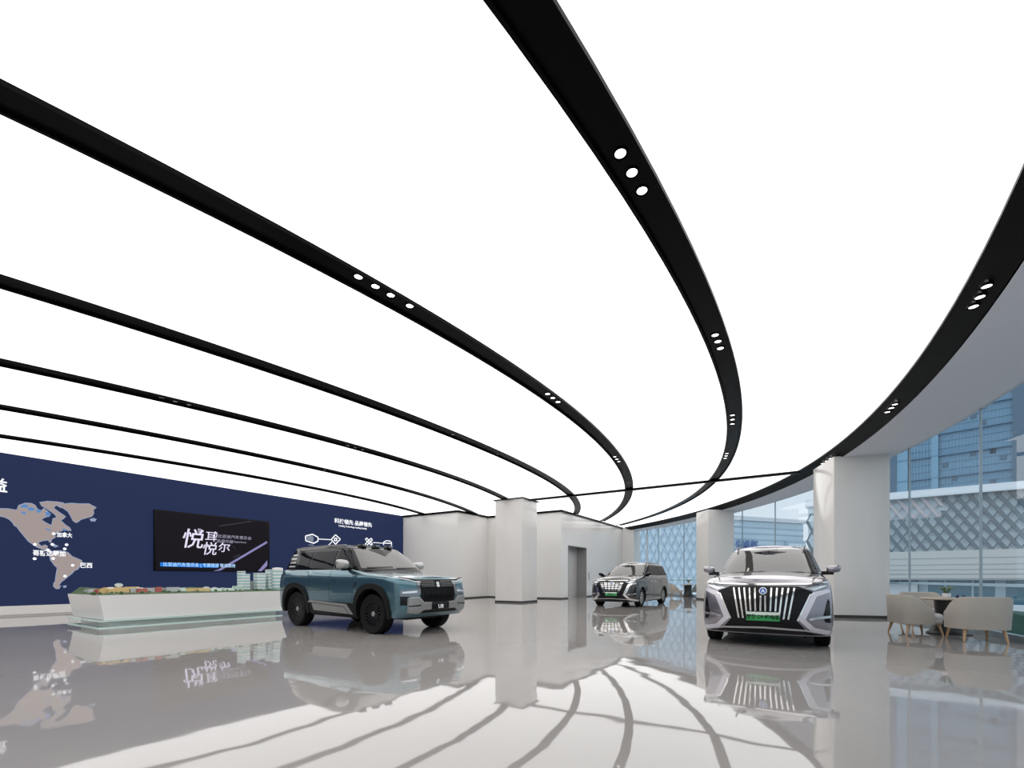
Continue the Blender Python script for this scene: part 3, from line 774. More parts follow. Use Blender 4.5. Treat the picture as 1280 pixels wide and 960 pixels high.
# ------------------------------------------------------------------ people carrier (two of them)
def make_mpv(loc, rz, label, paint, grille, group, plate_text):
    car = thing('car', label, 'car', (*loc, 0), rz, group)
    P = M[paint]
    WB = (1.555, -1.555); R = .372; Ra = .43
    lo = Shell([(.22, 2.36), (.34, 2.44), (.5, 2.475), (.75, 2.465), (.95, 2.43), (1.06, 2.36), (1.16, 2.24), (1.3, 2.0)],
               [(.22, -2.60), (.45, -2.70), (.8, -2.72), (1.1, -2.68), (1.3, -2.64)],
               [(.22, .955), (.36, .985), (.6, .995), (.8, .985), (1.0, .965), (1.12, .935), (1.26, .90)], .50, .45, 2.6, 4)
    def ztop(x): return lerp([(-2.8, 1.26), (1.0, 1.255), (1.3, 1.23), (1.8, 1.185), (2.15, 1.14), (2.5, 1.10)], x)
    cols = lo.cols(arch_cols(0, WB, Ra, lo.cf, lo.cr), 16, 8)
    obj('body', lo.mesh(cols, zlow_fn(WB, Ra, R+.02, .22), ztop, 12, .07, .05), P, car, ang=38)
    up = Shell([(1.15, 1.44), (1.25, 1.24), (1.5, .80), (1.72, .36), (1.80, .12), (1.9, -.3)],
               [(1.15, -2.66), (1.3, -2.60), (1.6, -2.48), (1.78, -2.34), (1.9, -2.2)],
               [(1.15, .92), (1.25, .885), (1.5, .80), (1.7, .725), (1.79, .675), (1.9, .60)], .50, .3, 3.0, 5, True)
    def zt2(x): return lerp(smooth_tab([(-2.7, 1.80), (-1.6, 1.835), (-.6, 1.84), (0, 1.815), (.35, 1.785)]), x)
    xs2 = [k/18 for k in range(1, 18)]
    obj('cabin', up.mesh(up.cols(xs2, 26, 8), lambda x: 1.16, zt2, 26, .04, .05, 12), P, car, ang=38)
    bm = B(); box(bm, -2.45, 2.2, -.62, .62, .2, 1.1); box(bm, -1.1, 1.1, -.93, .93, .19, .4); obj('underbody', bm, M['cladding'], car)
    # windscreen and windows
    ws = [(-.835, 1.262), (.835, 1.262), (.80, 1.36), (.655, 1.735), (.40, 1.765), (0, 1.775), (-.40, 1.765), (-.655, 1.735), (-.80, 1.36)]
    w = obj('windscreen', patch(ws, up.front, .02, .009, .04), M['cglass'], car)
    obj('sensor_shade', patch([(-.17, 1.765), (.17, 1.765), (.13, 1.70), (-.13, 1.70)], up.front, .003, .0105, .04), M['carblack'], w)
    fr = [stroke([(-.845, 1.26), (.845, 1.26)], .03), stroke([(-.845, 1.26), (-.805, 1.38), (-.66, 1.745)], .035), stroke([(.845, 1.26), (.805, 1.38), (.66, 1.745)], .035)]
    bm = B()
    for q in fr: patch(q, up.front, .014, .011, .04, bm)
    obj('windscreen_seal', bm, M['carblack'], car)
    for k, (a, b) in enumerate((((-.62, 1.275), (-.02, 1.30)), ((.02, 1.275), (.60, 1.285)))):
        bm = patch(stroke([a, b], .022), up.front, .02, .02); obj('wiper', bm, M['carblack'], car)
    for sg in (1, -1):
        fn = up.side(sg)
        obj('side_window', patch([(.98, 1.285), (.06, 1.285), (.06, 1.735), (.42, 1.735)], fn, .014, .008), M['cglass_d'], car)
        obj('side_window', patch([(0, 1.285), (-1.28, 1.285), (-1.24, 1.735), (0, 1.735)], fn, .014, .008), M['cglass_d'], car)
        obj('side_window', patch([(-1.34, 1.285), (-2.4, 1.30), (-2.25, 1.73), (-1.30, 1.735)], fn, .014, .008), M['cglass_d'], car)
        obj('belt_trim', patch(stroke([(1.05, 1.268), (-1.3, 1.268), (-2.42, 1.285)], .022), fn, .012, .008), M['chrome'], car)
        s1_ = lo.side(sg)
        for q in ([(1.12, .40), (1.10, .9), (1.05, 1.2)], [(.02, .33), (.02, 1.2)], [(-1.12, .5), (-1.02, .8), (-1.1, 1.2)], [(1.12, .33), (-1.1, .33)]):
            obj('door_seam', patch(stroke(q, .010), s1_, .006, .0015), M['seam'], car)
        for x in (.25, -.25): obj('door_handle', patch([(x-.12, 1.015), (x+.12, 1.015), (x+.12, 1.05), (x-.12, 1.05)], s1_, .02, .016), M['chrome'], car)
        obj('sill_trim', patch(stroke([(1.08, .30), (-1.05, .30)], .05), s1_, .012, .01), M['satin'], car)
        obj('roof_rail', patch(stroke([(.2, sg*.63), (-2.1, sg*.60)], .03), lambda a, b, o: Vector((a, b, zt2(a)+.02+o)), .04, .012), M['satin'], car)
        mirror_unit(car, .97, sg*1.055, 1.335, P if paint != 'p_dark' else M['carblack'], (.13, .22, .14), .08)
        # front corner: headlamp, C-shaped bumper trim, fog bar, vent
        f = lambda q: q if sg > 0 else sym(q)
        hd = obj('headlamp', patch(f([(.50, 1.035), (.62, 1.05), (.88, 1.085), (.915, 1.06), (.885, 1.02), (.70, .948), (.60, .985)]), lo.front, .02, .006), M['lampglass'], car)
        obj('lamp_core', patch(f([(.58, 1.005), (.72, 1.03), (.90, 1.055), (.88, 1.035), (.72, .965), (.62, .99)]), lo.front, .01, .009), M['lampcore'], hd)
        edge = 'chrome' if paint == 'p_dark' else 'p_lav_hi'
        bt = obj('bumper_trim', patch(f([(.93, .995), (.70, .94), (.505, .49), (.69, .30), (.975, .245), (.985, .305), (.73, .365), (.60, .50), (.755, .875), (.94, .94)]), lo.front, .05, .022, .05), M[edge], car)
        obj('light_strip', patch(f(stroke([(.72, .915), (.665, .90), (.49, .475)], .022)), lo.front, .02, .027), M['chrome'], bt)
        obj('vent', patch(f([(.905, .83), (.935, .79), (.945, .44), (.87, .46), (.845, .56)]), lo.front, .02, .004), M['carblack'], car)
        obj('fog_bar', patch(f([(.655, .485), (.80, .515), (.945, .525), (.945, .565), (.80, .55), (.66, .515)]), lo.front, .03, .018), M['chrome'], car)
    # grille
    gr = obj('grille', patch([(-.52, 1.035), (-.60, .985), (-.70, .94), (-.66, .88), (-.49, .47), (-.60, .33), (.60, .33), (.49, .47), (.66, .88), (.70, .94), (.60, .985), (.52, 1.035)], lo.front, .03, .004), M['grille_blk'], car)
    if grille == 'bars':
        for k in range(12):
            t = (k-5.5)/5.5; yt, yb = t*.447, t*.362
            zt_, zb_ = 1.008, (.62 if abs(t) < .62 else .492)
            if abs(t) < .15: yt = t*.36; zt_ = .875
            if abs(t) < .62: yb = t*.40
            obj('grille_bar', patch(stroke([(yt, zt_), (yb, zb_)], .024), lo.front, .03, .022), M['chrome'], gr)
    else:
        for i in range(6):
            for j in range(6):
                z = .985-.073*j; h = (.50-.028*j); y0 = (i-3)/3*h; y1 = (i-2)/3*h
                g = .012
                if abs((i-2.5)) < 2.2 and j > 4: continue
                obj('grille_bar', patch([(y0+g, z), (y1-g, z), (y1-g*1.6, z-.042), (y0+g*1.6, z-.042)], lo.front, .02, .02, .2), M['chrome'], gr)
    c = .955
    lg = B(); patch([(.060*cos(k*pi/12), c+.060*sin(k*pi/12)) for k in range(24)], lo.front, .03, .030, .2, lg); lg = obj('emblem', lg, M['logo_wht'], car)
    obj('emblem_core', patch([(.047*cos(k*pi/12), c+.047*sin(k*pi/12)) for k in range(24)], lo.front, .005, .0325, .2), M['logo_blue'], lg)
    obj('emblem_mark', patch([(-.03, c-.03), (0, c+.036), (.03, c-.03), (.012, c-.022), (0, c-.004), (-.012, c-.022)], lo.front, .004, .0345, .2), M['logo_wht'], lg)
    # number plate
    xp = lo.front(0, .53).x+.02
    bm = B(); box(bm, xp-.03, xp, -.245, .245, .455, .605, .004); pl = obj('number_plate', bm, M['pl_green'], car)
    bm = B(); box(bm, xp-.002, xp+.002, -.243, .243, .552, .603); obj('plate_band', bm, M['pl_white'], pl)
    text(plate_text, .078, M['carblack'], pl, 'plate_lettering', Matrix.Translation((xp+.003, 0, .497)) @ MW, bold=.0015, align='CENTER', sx=.92, depth=.001)
    # lower lip, hood edge, hood creases
    obj('lower_lip', patch(stroke([(-.90, .262), (-.6, .318), (0, .342), (.6, .318), (.90, .262)], .03), lo.front, .03, .016), M['satin'], car)
    obj('lower_intake', patch([(-.88, .24), (-.60, .305), (0, .328), (.60, .305), (.88, .24)], lo.front, .02, .012), M['carblack'], car)
    obj('hood_edge_trim', patch(stroke([(-.90, 1.105), (-.62, 1.075), (0, 1.062), (.62, 1.075), (.90, 1.105)], .024), lo.front, .02, .012), M['chrome'], car)
    def hood(x, y, off=0):
        zt_ = ztop(x); ye = lerp(lo.w, zt_)-.07; t = min(1, abs(y)/ye); return Vector((x, y, zt_+.05*(1-t*t)+off))
    for sg in (1, -1): obj('hood_seam', patch(stroke([(2.15, sg*.70), (1.7, sg*.80), (1.32, sg*.82)], .012), hood, .006, .002), M['seam'], car)
    for x in WB:
        for sg in (1, -1): wheel(car, x, sg*.85, R, .23, .235, 'ten', 0, 'rim_slv' if paint == 'p_dark' else 'rim_slv')
    for sg in (1, -1):
        for x in WB:
            a = [(x+Ra*cos(pi*i/14), R+.02+Ra*sin(pi*i/14)) for i in range(15)]; b = [(x+(Ra+.03)*cos(pi*i/14), R+.02+(Ra+.03)*sin(pi*i/14)) for i in range(15)]
            obj('wheel_arch', patch(a+b[::-1], lo.side(sg), .10, .006, .2), P, car)
    for sg in (1, -1): obj('tail_lamp', patch([(sg*.35, 1.10), (sg*.86, 1.12), (sg*.86, 1.22), (sg*.35, 1.17)], lo.rear, .03, .012), M['red'], car)
    obj('rear_window', patch([(-.68, 1.33), (.68, 1.33), (.58, 1.70), (-.58, 1.70)], up.rear, .01, .004), M['cglass_d'], car)
    return car
make_mpv((-.47, 11.15), radians(-90), 'pale lilac minivan with vertical chrome grille bars, in front of the wide column', 'p_lav', 'bars', None, '腾势 D9·纯电版')
make_mpv((-6.23, 20.15), radians(-92), 'dark taupe minivan with chrome block grille, by the elevator wall', 'p_dark', 'blocks', None, '腾势 D9')

# ------------------------------------------------------------------ off-road wagon
def make_suv(loc, rz, label):
    car = thing('car', label, 'car', (*loc, 0), rz)
    P = M['p_teal']; WB = (1.45, -1.45); R = .415; Ra = .50; zc = .455
    lo = Shell([(.33, 2.26), (.42, 2.37), (.52, 2.43), (.75, 2.43), (.95, 2.40), (1.15, 2.34), (1.3, 2.24)],
               [(.33, -2.20), (.5, -2.30), (.9, -2.33), (1.2, -2.30), (1.4, -2.24)],
               [(.33, .955), (.5, .985), (.8, .998), (1.05, .995), (1.19, .982), (1.28, .948), (1.4, .90)], .40, .32, 4.2, 5)
    def ztop(x): return lerp([(-2.4, 1.385), (.78, 1.375), (1.05, 1.30), (1.6, 1.235), (2.2, 1.175), (2.5, 1.16)], x)
    cols = lo.cols(arch_cols(0, WB, Ra, lo.cf, lo.cr), 14, 8)
    obj('body', lo.mesh(cols, zlow_fn(WB, Ra, zc, .36), ztop, 12, .055, .035), P, car, ang=36)
    up = Shell([(1.25, 1.20), (1.38, 1.06), (1.6, .78), (1.82, .48), (1.88, .36), (1.96, .1)],
               [(1.25, -2.16), (1.6, -2.08), (1.85, -2.02), (1.96, -1.9)],
               [(1.25, .92), (1.38, .895), (1.6, .825), (1.82, .735), (1.9, .70), (1.96, .66)], .36, .2, 4.4, 6, True)
    def zt2(x): return lerp([(-2.2, 1.88), (-1.6, 1.91), (-.4, 1.925), (.2, 1.91), (.6, 1.875), (1.2, 1.86)], x)
    xs2 = [k/18 for k in range(1, 18)]
    obj('cabin', up.mesh(up.cols(xs2, 26, 6), lambda x: 1.27, zt2, 26, .035, .02, 12), M['carblack'], car, ang=36)
    rf = lambda x, y, off=0: Vector((x, y, zt2(x)+.02*(1-(y/.7)**2)+off))
    ro = obj('roof_panel', patch([(.16, -.645), (.16, .645), (-.6, .655), (-2.0, .62), (-2.0, -.62), (-.6, -.655)], rf, .03, .012, .16), M['p_silv'], car)
    bm = B(); box(bm, -2.2, 2.1, -.60, .60, .30, 1.15); box(bm, -.92, .92, -.90, .90, .30, .5); obj('underbody', bm, M['cladding'], car)
    obj('windscreen', patch([(-.86, 1.385), (.86, 1.385), (.655, 1.835), (0, 1.855), (-.655, 1.835)], up.front, .02, .009, .04), M['cglass'], car)
    for a, b in (((-.75, 1.40), (-.05, 1.43)), ((.03, 1.40), (.72, 1.42))): obj('wiper', patch(stroke([a, b], .02), up.front, .02, .02), M['carblack'], car)
    for k, y in enumerate((-.36, .0, .40)):
        bm = B(); lathe(bm, [(.001, 0), (.09, 0), (.085, .05), (.06, .075), (.001, .08)], 20); bmesh.ops.scale(bm, verts=bm.verts, vec=(.9, 1.25, 1)); bmesh.ops.translate(bm, verts=bm.verts, vec=(.34 if y == 0 else .30, y, 1.885))
        sn = obj('roof_sensor', bm, M['carblack'], car)
        bm = B(); box(bm, .40, .424, y-.055, y+.055, 1.905, 1.945, .004); obj('sensor_window', bm, M['lampglass'], sn)
    for sg in (1, -1):
        fn = up.side(sg); sd = lo.side(sg)
        f = lambda q: q if sg > 0 else sym(q)
        obj('side_window', patch([(.84, 1.40), (.02, 1.40), (.02, 1.80), (.40, 1.80)], fn, .014, .008), M['cglass_d'], car)
        obj('side_window', patch([(-.06, 1.40), (-1.0, 1.40), (-.98, 1.80), (-.06, 1.80)], fn, .014, .008), M['cglass_d'], car)
        obj('side_window', patch([(-1.06, 1.40), (-1.50, 1.40), (-1.60, 1.80), (-1.04, 1.80)], fn, .014, .008), M['cglass_d'], car)
        for k in range(4): z = 1.44+k*.095; obj('pillar_slat', patch([(-1.66-.04*k/3, z), (-1.93+.02*k/3, z), (-1.92+.02*k/3, z+.035), (-1.68-.04*k/3, z+.035)], fn, .02, .012), M['satin'], car)
        obj('a_pillar', patch(stroke([(.98, 1.39), (.46, 1.84)], .05), fn, .02, .008), M['carblack'], car)
        obj('roof_rail', patch(stroke([(.1, sg*.655), (-1.95, sg*.64)], .045), rf, .04, .035), M['p_silv'], car)
        mu = mirror_unit(car, .62, sg*1.10, 1.47, M['p_silv'], (.15, .26, .20), .06)
        # black arch cladding
        for x in WB:
            n = 18
            def ring(r, e): return [(x+(r*abs(cos(pi*i/n))**e)*(1 if i < n/2 else -1), zc+r*1.03*sin(pi*i/n)**e) for i in range(n+1)]
            a, b = [(x+Ra*.985*cos(pi*i/n), zc+Ra*.985*sin(pi*i/n)) for i in range(n+1)], ring(Ra+.085, .82)
            a = [(x+Ra*.985, .34)]+a+[(x-Ra*.985, .34)]; b = [(b[0][0], .34)]+b+[(b[-1][0], .34)]
            obj('wheel_arch', patch(a+b[::-1], sd, .14, .028, .12), M['cladding'], car)
        # sill step
        st = obj('sill_cladding', patch([(.92, .36), (.92, .62), (-.92, .655), (-.92, .37)], sd, .05, .012), M['cladding'], car)
        obj('sill_trim', patch([(.84, .38), (.62, .60), (-.80, .655), (-.88, .60), (-.70, .60), (.56, .545), (.72, .38)], sd, .03, .026), M['bump_s'], st)
        obj('sill_plate', patch([(.68, .385), (.54, .53), (-.72, .585), (-.66, .42)], sd, .02, .02), M['bump_s'], st)
        for q in ([(.80, .64), (.86, .95), (.80, 1.33)], [(-.04, .64), (-.04, 1.34)], [(-.92, .9), (-.86, 1.1), (-.98, 1.34)], [(1.9, 1.17), (1.2, 1.22), (.82, 1.30)]):
            obj('door_seam', patch(stroke(q, .010), sd, .006, .0015), M['seam'], car)
        obj('shoulder_crease', patch(stroke([(2.0, 1.09), (.6, 1.19), (-2.0, 1.21)], .02), sd, .012, .006), P, car)
        for x in (.12, -.82): obj('door_handle', patch([(x-.11, 1.10), (x+.11, 1.10), (x+.11, 1.135), (x-.11, 1.135)], sd, .016, .012), P, car)
        obj('fender_vent', patch([(.86, .98), (.93, 1.08), (.97, 1.08), (.90, .98)], sd, .02, .006), M['cladding'], car)
        # front corner
        hl = obj('headlamp', patch(f([(.49, .955), (.915, .93), (.955, .92), (.955, .80), (.60, .795), (.47, .86)]), lo.front, .03, .008), M['lampglass'], car)
        obj('lamp_core', patch(f([(.60, .915), (.92, .895), (.92, .86), (.60, .87)]), lo.front, .01, .011), M['lampcore'], hl)
        obj('upper_lamp', patch(f([(.47, 1.13), (.56, 1.13), (.58, .96), (.50, .96)]), lo.front, .03, .008), M['lampglass'], car)
        obj('light_strip', patch(f(stroke([(.47, 1.09), (.64, 1.095), (.73, 1.125), (.94, 1.17)], .022)), lo.front, .02, .012), M['satin'], car)
        obj('hood_crease', patch(f(stroke([(.46, 1.135), (.62, 1.14), (.93, 1.185)], .022)), lo.front, .01, .010), M['seam'], car)
        obj('corner_vent', patch(f([(.79, .80), (.95, .80), (.95, .62), (.80, .62)]), lo.front, .03, .006), M['carblack'], car)
        bt = obj('bumper_trim', patch(f([(.255, .66), (.475, .672), (.59, .785), (.74, .785), (.83, .775), (.84, .62), (.83, .47), (.74, .455), (.58, .44), (.475, .515), (.255, .515)]), lo.front, .10, .045, .06), M['bump_s'], car)
        obj('bumper_gap', patch(f(stroke([(.55, .615), (.835, .605)], .022)), lo.front, .02, .049), M['carblack'], bt)
        obj('bumper_edge', patch(f(stroke([(.26, .655), (.478, .664), (.592, .775), (.80, .772)], .03)), lo.front, .02, .052), M['p_silv'], bt)
    gr = obj('grille', patch([(-.455, 1.145), (.455, 1.145), (.50, 1.0), (.51, .79), (.44, .665), (-.44, .665), (-.51, .79), (-.50, 1.0)], lo.front, .04, .012), M['cladding'], car)
    for k in range(19):
        y = (k-9)*.052; obj('grille_rib', patch(stroke([(y, .70 if abs(y) < .42 else .79), (y*.98, .98)], .017), lo.front, .02, .026), M['carblack'], gr)
    bm = B()
    for i in range(9):
        for j in range(4):
            for sg in (1, -1):
                y = sg*(.10+.042*i+(.02 if j % 2 else 0)); z = 1.005+.036*j
                if abs(y) < .46: patch([(y-.011, z), (y, z+.011), (y+.011, z), (y, z-.011)], lo.front, .01, .018, .2, bm)
    obj('grille_studs', bm, M['steel_d'], gr)
    e = B()
    for z0, z1 in ((.985, 1.035), (1.04, 1.09)): patch([(-.035, z0), (.03, z0), (.035, z1), (-.03, z1)], lo.front, .02, .034, .2, e)
    patch([(-.012, .985), (.012, .985), (.012, 1.09), (-.012, 1.09)], lo.front, .02, .03, .2, e)
    obj('emblem', e, M['logo_wht'], car)
    xp = lo.front(0, .57).x+.055
    bm = B(); box(bm, xp-.05, xp, -.255, .255, .49, .655, .006); pl = obj('number_plate', bm, M['carblack'], car)
    text('U8', .115, M['logo_wht'], pl, 'plate_lettering', Matrix.Translation((xp+.002, 0, .535)) @ MW, bold=.004, align='CENTER', sx=1.15, depth=.001)
    obj('lower_intake', patch([(-.60, .445), (-.47, .51), (.47, .51), (.60, .445)], lo.front, .04, .010), M['cladding'], car)
    for x in WB:
        for sg in (1, -1): wheel(car, x, sg*.84, R, .275, .265, 'multi', 0)
    bm = B(); lathe(bm, [(.25, -2.36), (.37, -2.36), (.40, -2.42), (.40, -2.50), (.36, -2.55), (.001, -2.56)], 32, 'Y')
    bmesh.ops.rotate(bm, verts=bm.verts, cent=(0, 0, 0), matrix=Matrix.Rotation(-pi/2, 3, 'Z'))
    for v in bm.verts: v.co.x = -abs(v.co.x)
    bmesh.ops.translate(bm, verts=bm.verts, vec=(0, 0, 1.0)); obj('spare_wheel_cover', bm, M['p_teal'], car)
    for sg in (1, -1): obj('tail_lamp', patch([(sg*.70, .95), (sg*.90, .95), (sg*.90, 1.25), (sg*.70, 1.25)], lo.rear, .03, .012), M['red'], car)
    return car
make_suv((-8.9, 7.58), radians(-3.3), 'teal boxy off-road wagon with black wheels and silver roof, beside the model plinth')

# ================================================================== SEATING
M['fabric'] = mat('beige_fabric', (.40, .365, .325), .85, spec=.2, noise=(60, .06, (1, 1, 1)))
M['cushion'] = mat('pale_cushion_fabric', (.50, .475, .47), .85, spec=.2)
M['oak'] = mat('oak_leg', (.46, .29, .16), .45, noise=(9, .15, (1, 1, .15)))
M['tabletop'] = mat('pale_wood_top', (.44, .35, .27), .4)
M['pedestal'] = mat('black_pedestal', (.012, .012, .014), .4)
M['pot'] = mat('white_ceramic', (.68, .67, .68), .3)
M['leaf'] = mat('leaf_green', (.10, .17, .09), .5)
M['soil'] = mat('soil', (.02, .016, .012), .9)
M['cup'] = mat('dark_glass_cup', (.03, .04, .06), .15)
def make_chair(loc, rz, label, group):
    """tub armchair facing local +x"""
    t = thing('armchair', label, 'armchair', (*loc, 0), rz, group)
    # plan path from the front of one arm round the back to the other
    path = []
    W, D, r = .36, .33, .24
    path += [(.12-.028*k, -W) for k in range(7)]
    path += [(-.30+r-r*sin(a)+.0, -W+r-r*cos(a)) for a in [radians(9*k) for k in range(1, 11)]]
    path += [(-.30, y) for y in (-.06, 0, .06)]
    path += [(x, -y) for x, y in reversed(path[:17])]
    n = len(path); bm = B(); G = []
    def top(p):
        s = max(0, min(1, (p[0]+.27)/.39)); return .83-.27*(s*s*(3-2*s))-.03*max(0, (p[0]-.09)/.03)
    for i, p in enumerate(path):
        a = Vector(path[max(i-1, 0)]); b = Vector(path[min(i+1, n-1)]); d = (b-a).normalized(); nr = Vector((d.y, -d.x))
        q = Vector(p); th = .075; zt = top(p); bt = .235
        lean = lambda z: q-nr*((z-.45)*.05 if q.x < .1 else (z-.45)*.03)
        ring = []
        for z, o in ((bt, -.0), (bt+.1, .0), (.45, .0), (zt-.03, .0), (zt, -.025), (zt, -th+.025), (zt-.03, -th), (.45, -th), (bt, -th)):
            v = lean(z)+nr*o; ring.append(bm.verts.new((v.x, v.y, z)))
        G.append(ring)
    for a, b in zip(G, G[1:]):
        for k in range(len(a)): bm.faces.new((a[k], b[k], b[(k+1) % len(a)], a[(k+1) % len(a)]))
    bm.faces.new(G[0]); bm.faces.new(G[-1][::-1])
    obj('shell', bm, M['fabric'], t, ang=50)
    bm = B(); box(bm, -.28, .33, -.34, .34, .225, .33, .035); obj('seat_base', bm, M['fabric'], t, ang=50)
    bm = B(); box(bm, -.24, .37, -.325, .325, .27, .45, .065); obj('seat_cushion', bm, M['cushion'], t, ang=60)
    for sx in (1, -1):
        for sy in (1, -1):
            bm = B(); x, y = (.29 if sx > 0 else -.24), sy*.27
            tube(bm, [(x, y, .23), (x+sx*.055, y+sy*.035, 0.0)], .030, 10, .016)
            for v in bm.verts: v.co.z = max(0, v.co.z)
            obj('leg', bm, M['oak'], t)
    return t
GC = 'beige tub armchairs round the table by the glass'
ch1 = make_chair((2.08, 12.52), radians(21), 'beige tub armchair beside the wide column, left of the round table', 'beige tub armchairs')
ch2 = copy_tree(ch1); ch2.location = (2.86, 11.80, 0); ch2.rotation_euler.z = radians(100); ch2['label'] = 'beige tub armchair nearest the viewer, its back turned, right of the round table'
ch3 = copy_tree(ch1); ch3.location = (2.56, 14.45, 0); ch3.rotation_euler.z = radians(-80); ch3['label'] = 'beige tub armchair behind the table, mostly hidden, its seat facing the viewer'
def make_table(loc, label, group):
    t = thing('round_table', label, 'table', (*loc, 0), 0, group)
    bm = B(); lathe(bm, [(.001, .715), (.44, .715), (.47, .725), (.475, .74), (.465, .75), (.001, .75)], 40); obj('tabletop', bm, M['tabletop'], t)
    bm = B(); lathe(bm, [(.001, 0), (.36, 0), (.36, .02), (.30, .06), (.235, .22), (.215, .40), (.225, .60), (.235, .715), (.001, .715)], 36); obj('pedestal', bm, M['pedestal'], t)
    return t
def make_plant(loc, label, s=1):
    t = thing('potted_plant', label, 'plant', loc, .4)
    bm = B(); lathe(bm, [(.001, 0), (.062, 0), (.075, .02), (.08, .10), (.074, .115), (.066, .108), (.066, .09), (.001, .09)], 24); bmesh.ops.scale(bm, verts=bm.verts, vec=(s, s, s)); obj('pot', bm, M['pot'], t)
    bm = B(); lathe(bm, [(.001, .092), (.066, .092), (.05, .12), (.001, .13)], 16); bmesh.ops.scale(bm, verts=bm.verts, vec=(s, s, s)); obj('soil', bm, M['soil'], t)
    bm = B(); rr = random.Random(5)
    for k in range(26):
        a = rr.random()*2*pi; l = .09+.09*rr.random(); h = .10+.10*rr.random(); e = Vector((cos(a), sin(a), 0)); q = Vector((-sin(a), cos(a), 0))
        b0 = Vector((0, 0, .115))+e*.02+Vector((-.03, -.02, 0)); P = [b0, b0+e*l*.5+Vector((0, 0, h*.8)), b0+e*l+Vector((0, 0, h*.75))]
        w = .026
        vs = [bm.verts.new(P[0]), bm.verts.new(P[1]+q*w), bm.verts.new(P[2]), bm.verts.new(P[1]-q*w), bm.verts.new(P[1]+Vector((0, 0, .012)))]
        for f in ((0, 1, 4), (1, 2, 4), (2, 3, 4), (3, 0, 4)): bm.faces.new([vs[i] for i in f])
    bmesh.ops.scale(bm, verts=bm.verts, vec=(s, s, s)); obj('leaves', bm, M['leaf'], t, recalc=False)
    return t
make_table((2.72, 12.97), 'round pale wood table on a black pedestal between the beige armchairs', 'round pedestal tables')
make_plant((2.66, 12.84, .75), 'white potted plant on the near round table', .88)
for k, (x, y) in enumerate(((2.84, 12.90), (2.95, 12.96))):
    bm = B(); lathe(bm, [(.001, 0), (.022, 0), (.026, .06), (.024, .062), (.02, .01), (.001, .01)], 16)
    o = obj('cup', bm, M['cup']); o.location = (x, y, .75); tag(o, ['small dark cup on the near round table, just right of the plant', 'small dark cup on the near round table, second from the plant'][k], 'cup', 'dark cups on the near table')
fx, fy = cam2room((860-640)/F*29.0, 29.0)
make_table((fx, fy), 'far round table with black pedestal behind the dark minivan', 'round pedestal tables')
make_plant((fx+.05, fy-.02, .75), 'small white potted plant on the far round table', 1.2)
for px, yc, rz, lab in ((845, 28.2, 20, 'far beige armchair left of the far round table, beyond the dark minivan'), (873, 29.9, 150, 'far beige armchair right of the far round table, half hidden by the column')):
    c = copy_tree(ch1); x, y = cam2room((px-640)/F*yc, yc); c.location = (x, y, 0); c.rotation_euler.z = radians(rz); c['label'] = lab

# ================================================================== OUTSIDE
M['ground'] = mat('plaza_paving', (.20, .25, .27), .25)
M['lat'] = mat('lattice_grey', (.13, .17, .20), .6)
M['lat_refl'] = mat('lattice_painted_reflection', (.50, .46, .48), .6)  # whitish tone stands in for a reflection over part of the lattice
M['lat_back'] = mat('facade_behind_lattice', (.66, .76, .83), .4)
M['slat'] = mat('pale_cladding', (.53, .535, .525), .5)
M['slat_d'] = mat('cladding_joint', (.28, .31, .34), .6)
M['shop'] = mat('shop_glass', (.10, .22, .30), .12)
M['shop_p'] = mat('shop_frame', (.40, .52, .58), .4)
M['tower'] = mat('tower_blue_glass', (.115, .245, .37), .35)
M['tower_f'] = mat('tower_joint', (.08, .18, .28), .4)
M['tower_d'] = mat('tower_dark_glass', (.045, .10, .16), .3)
M['tower_l'] = mat('tower_floor_line', (.14, .28, .40), .4)
M['concrete'] = mat('pale_parapet', (.66, .70, .74), .6)
M['hedge'] = mat('hedge_green', (.03, .09, .07), .7)
M['bgb'] = mat('far_building_blue', (.52, .65, .74), .5)
M['bgb_l'] = mat('far_building_line', (.36, .48, .58), .5)
M['sign'] = mat('sign_letters_blue', (.10, .17, .38), .4)
bm = B(); pts = [arc_pt(RG+.3, A0+(A1-A0)*i/40) for i in range(41)]
far = [arc_pt(RG+130, A0+(A1-A0)*i/40) for i in range(41)]
prism(bm, pts+far[::-1], -1.4, -1.1); g = obj('exterior_ground', bm, M['ground'], kind='structure'); g['label'] = 'pale plaza outside the glass front'
def building(name, label, p0, p1):
    """local x runs along the facade from p0 to p1 (camera-frame metres), local y points away from the viewer"""
    a, b = Vector(cam2room(*p0)), Vector(cam2room(*p1)); d = b-a; rz = atan2(d.y, d.x)
    t = thing(name, label, 'building', (a.x, a.y, 0), rz); return t, d.length
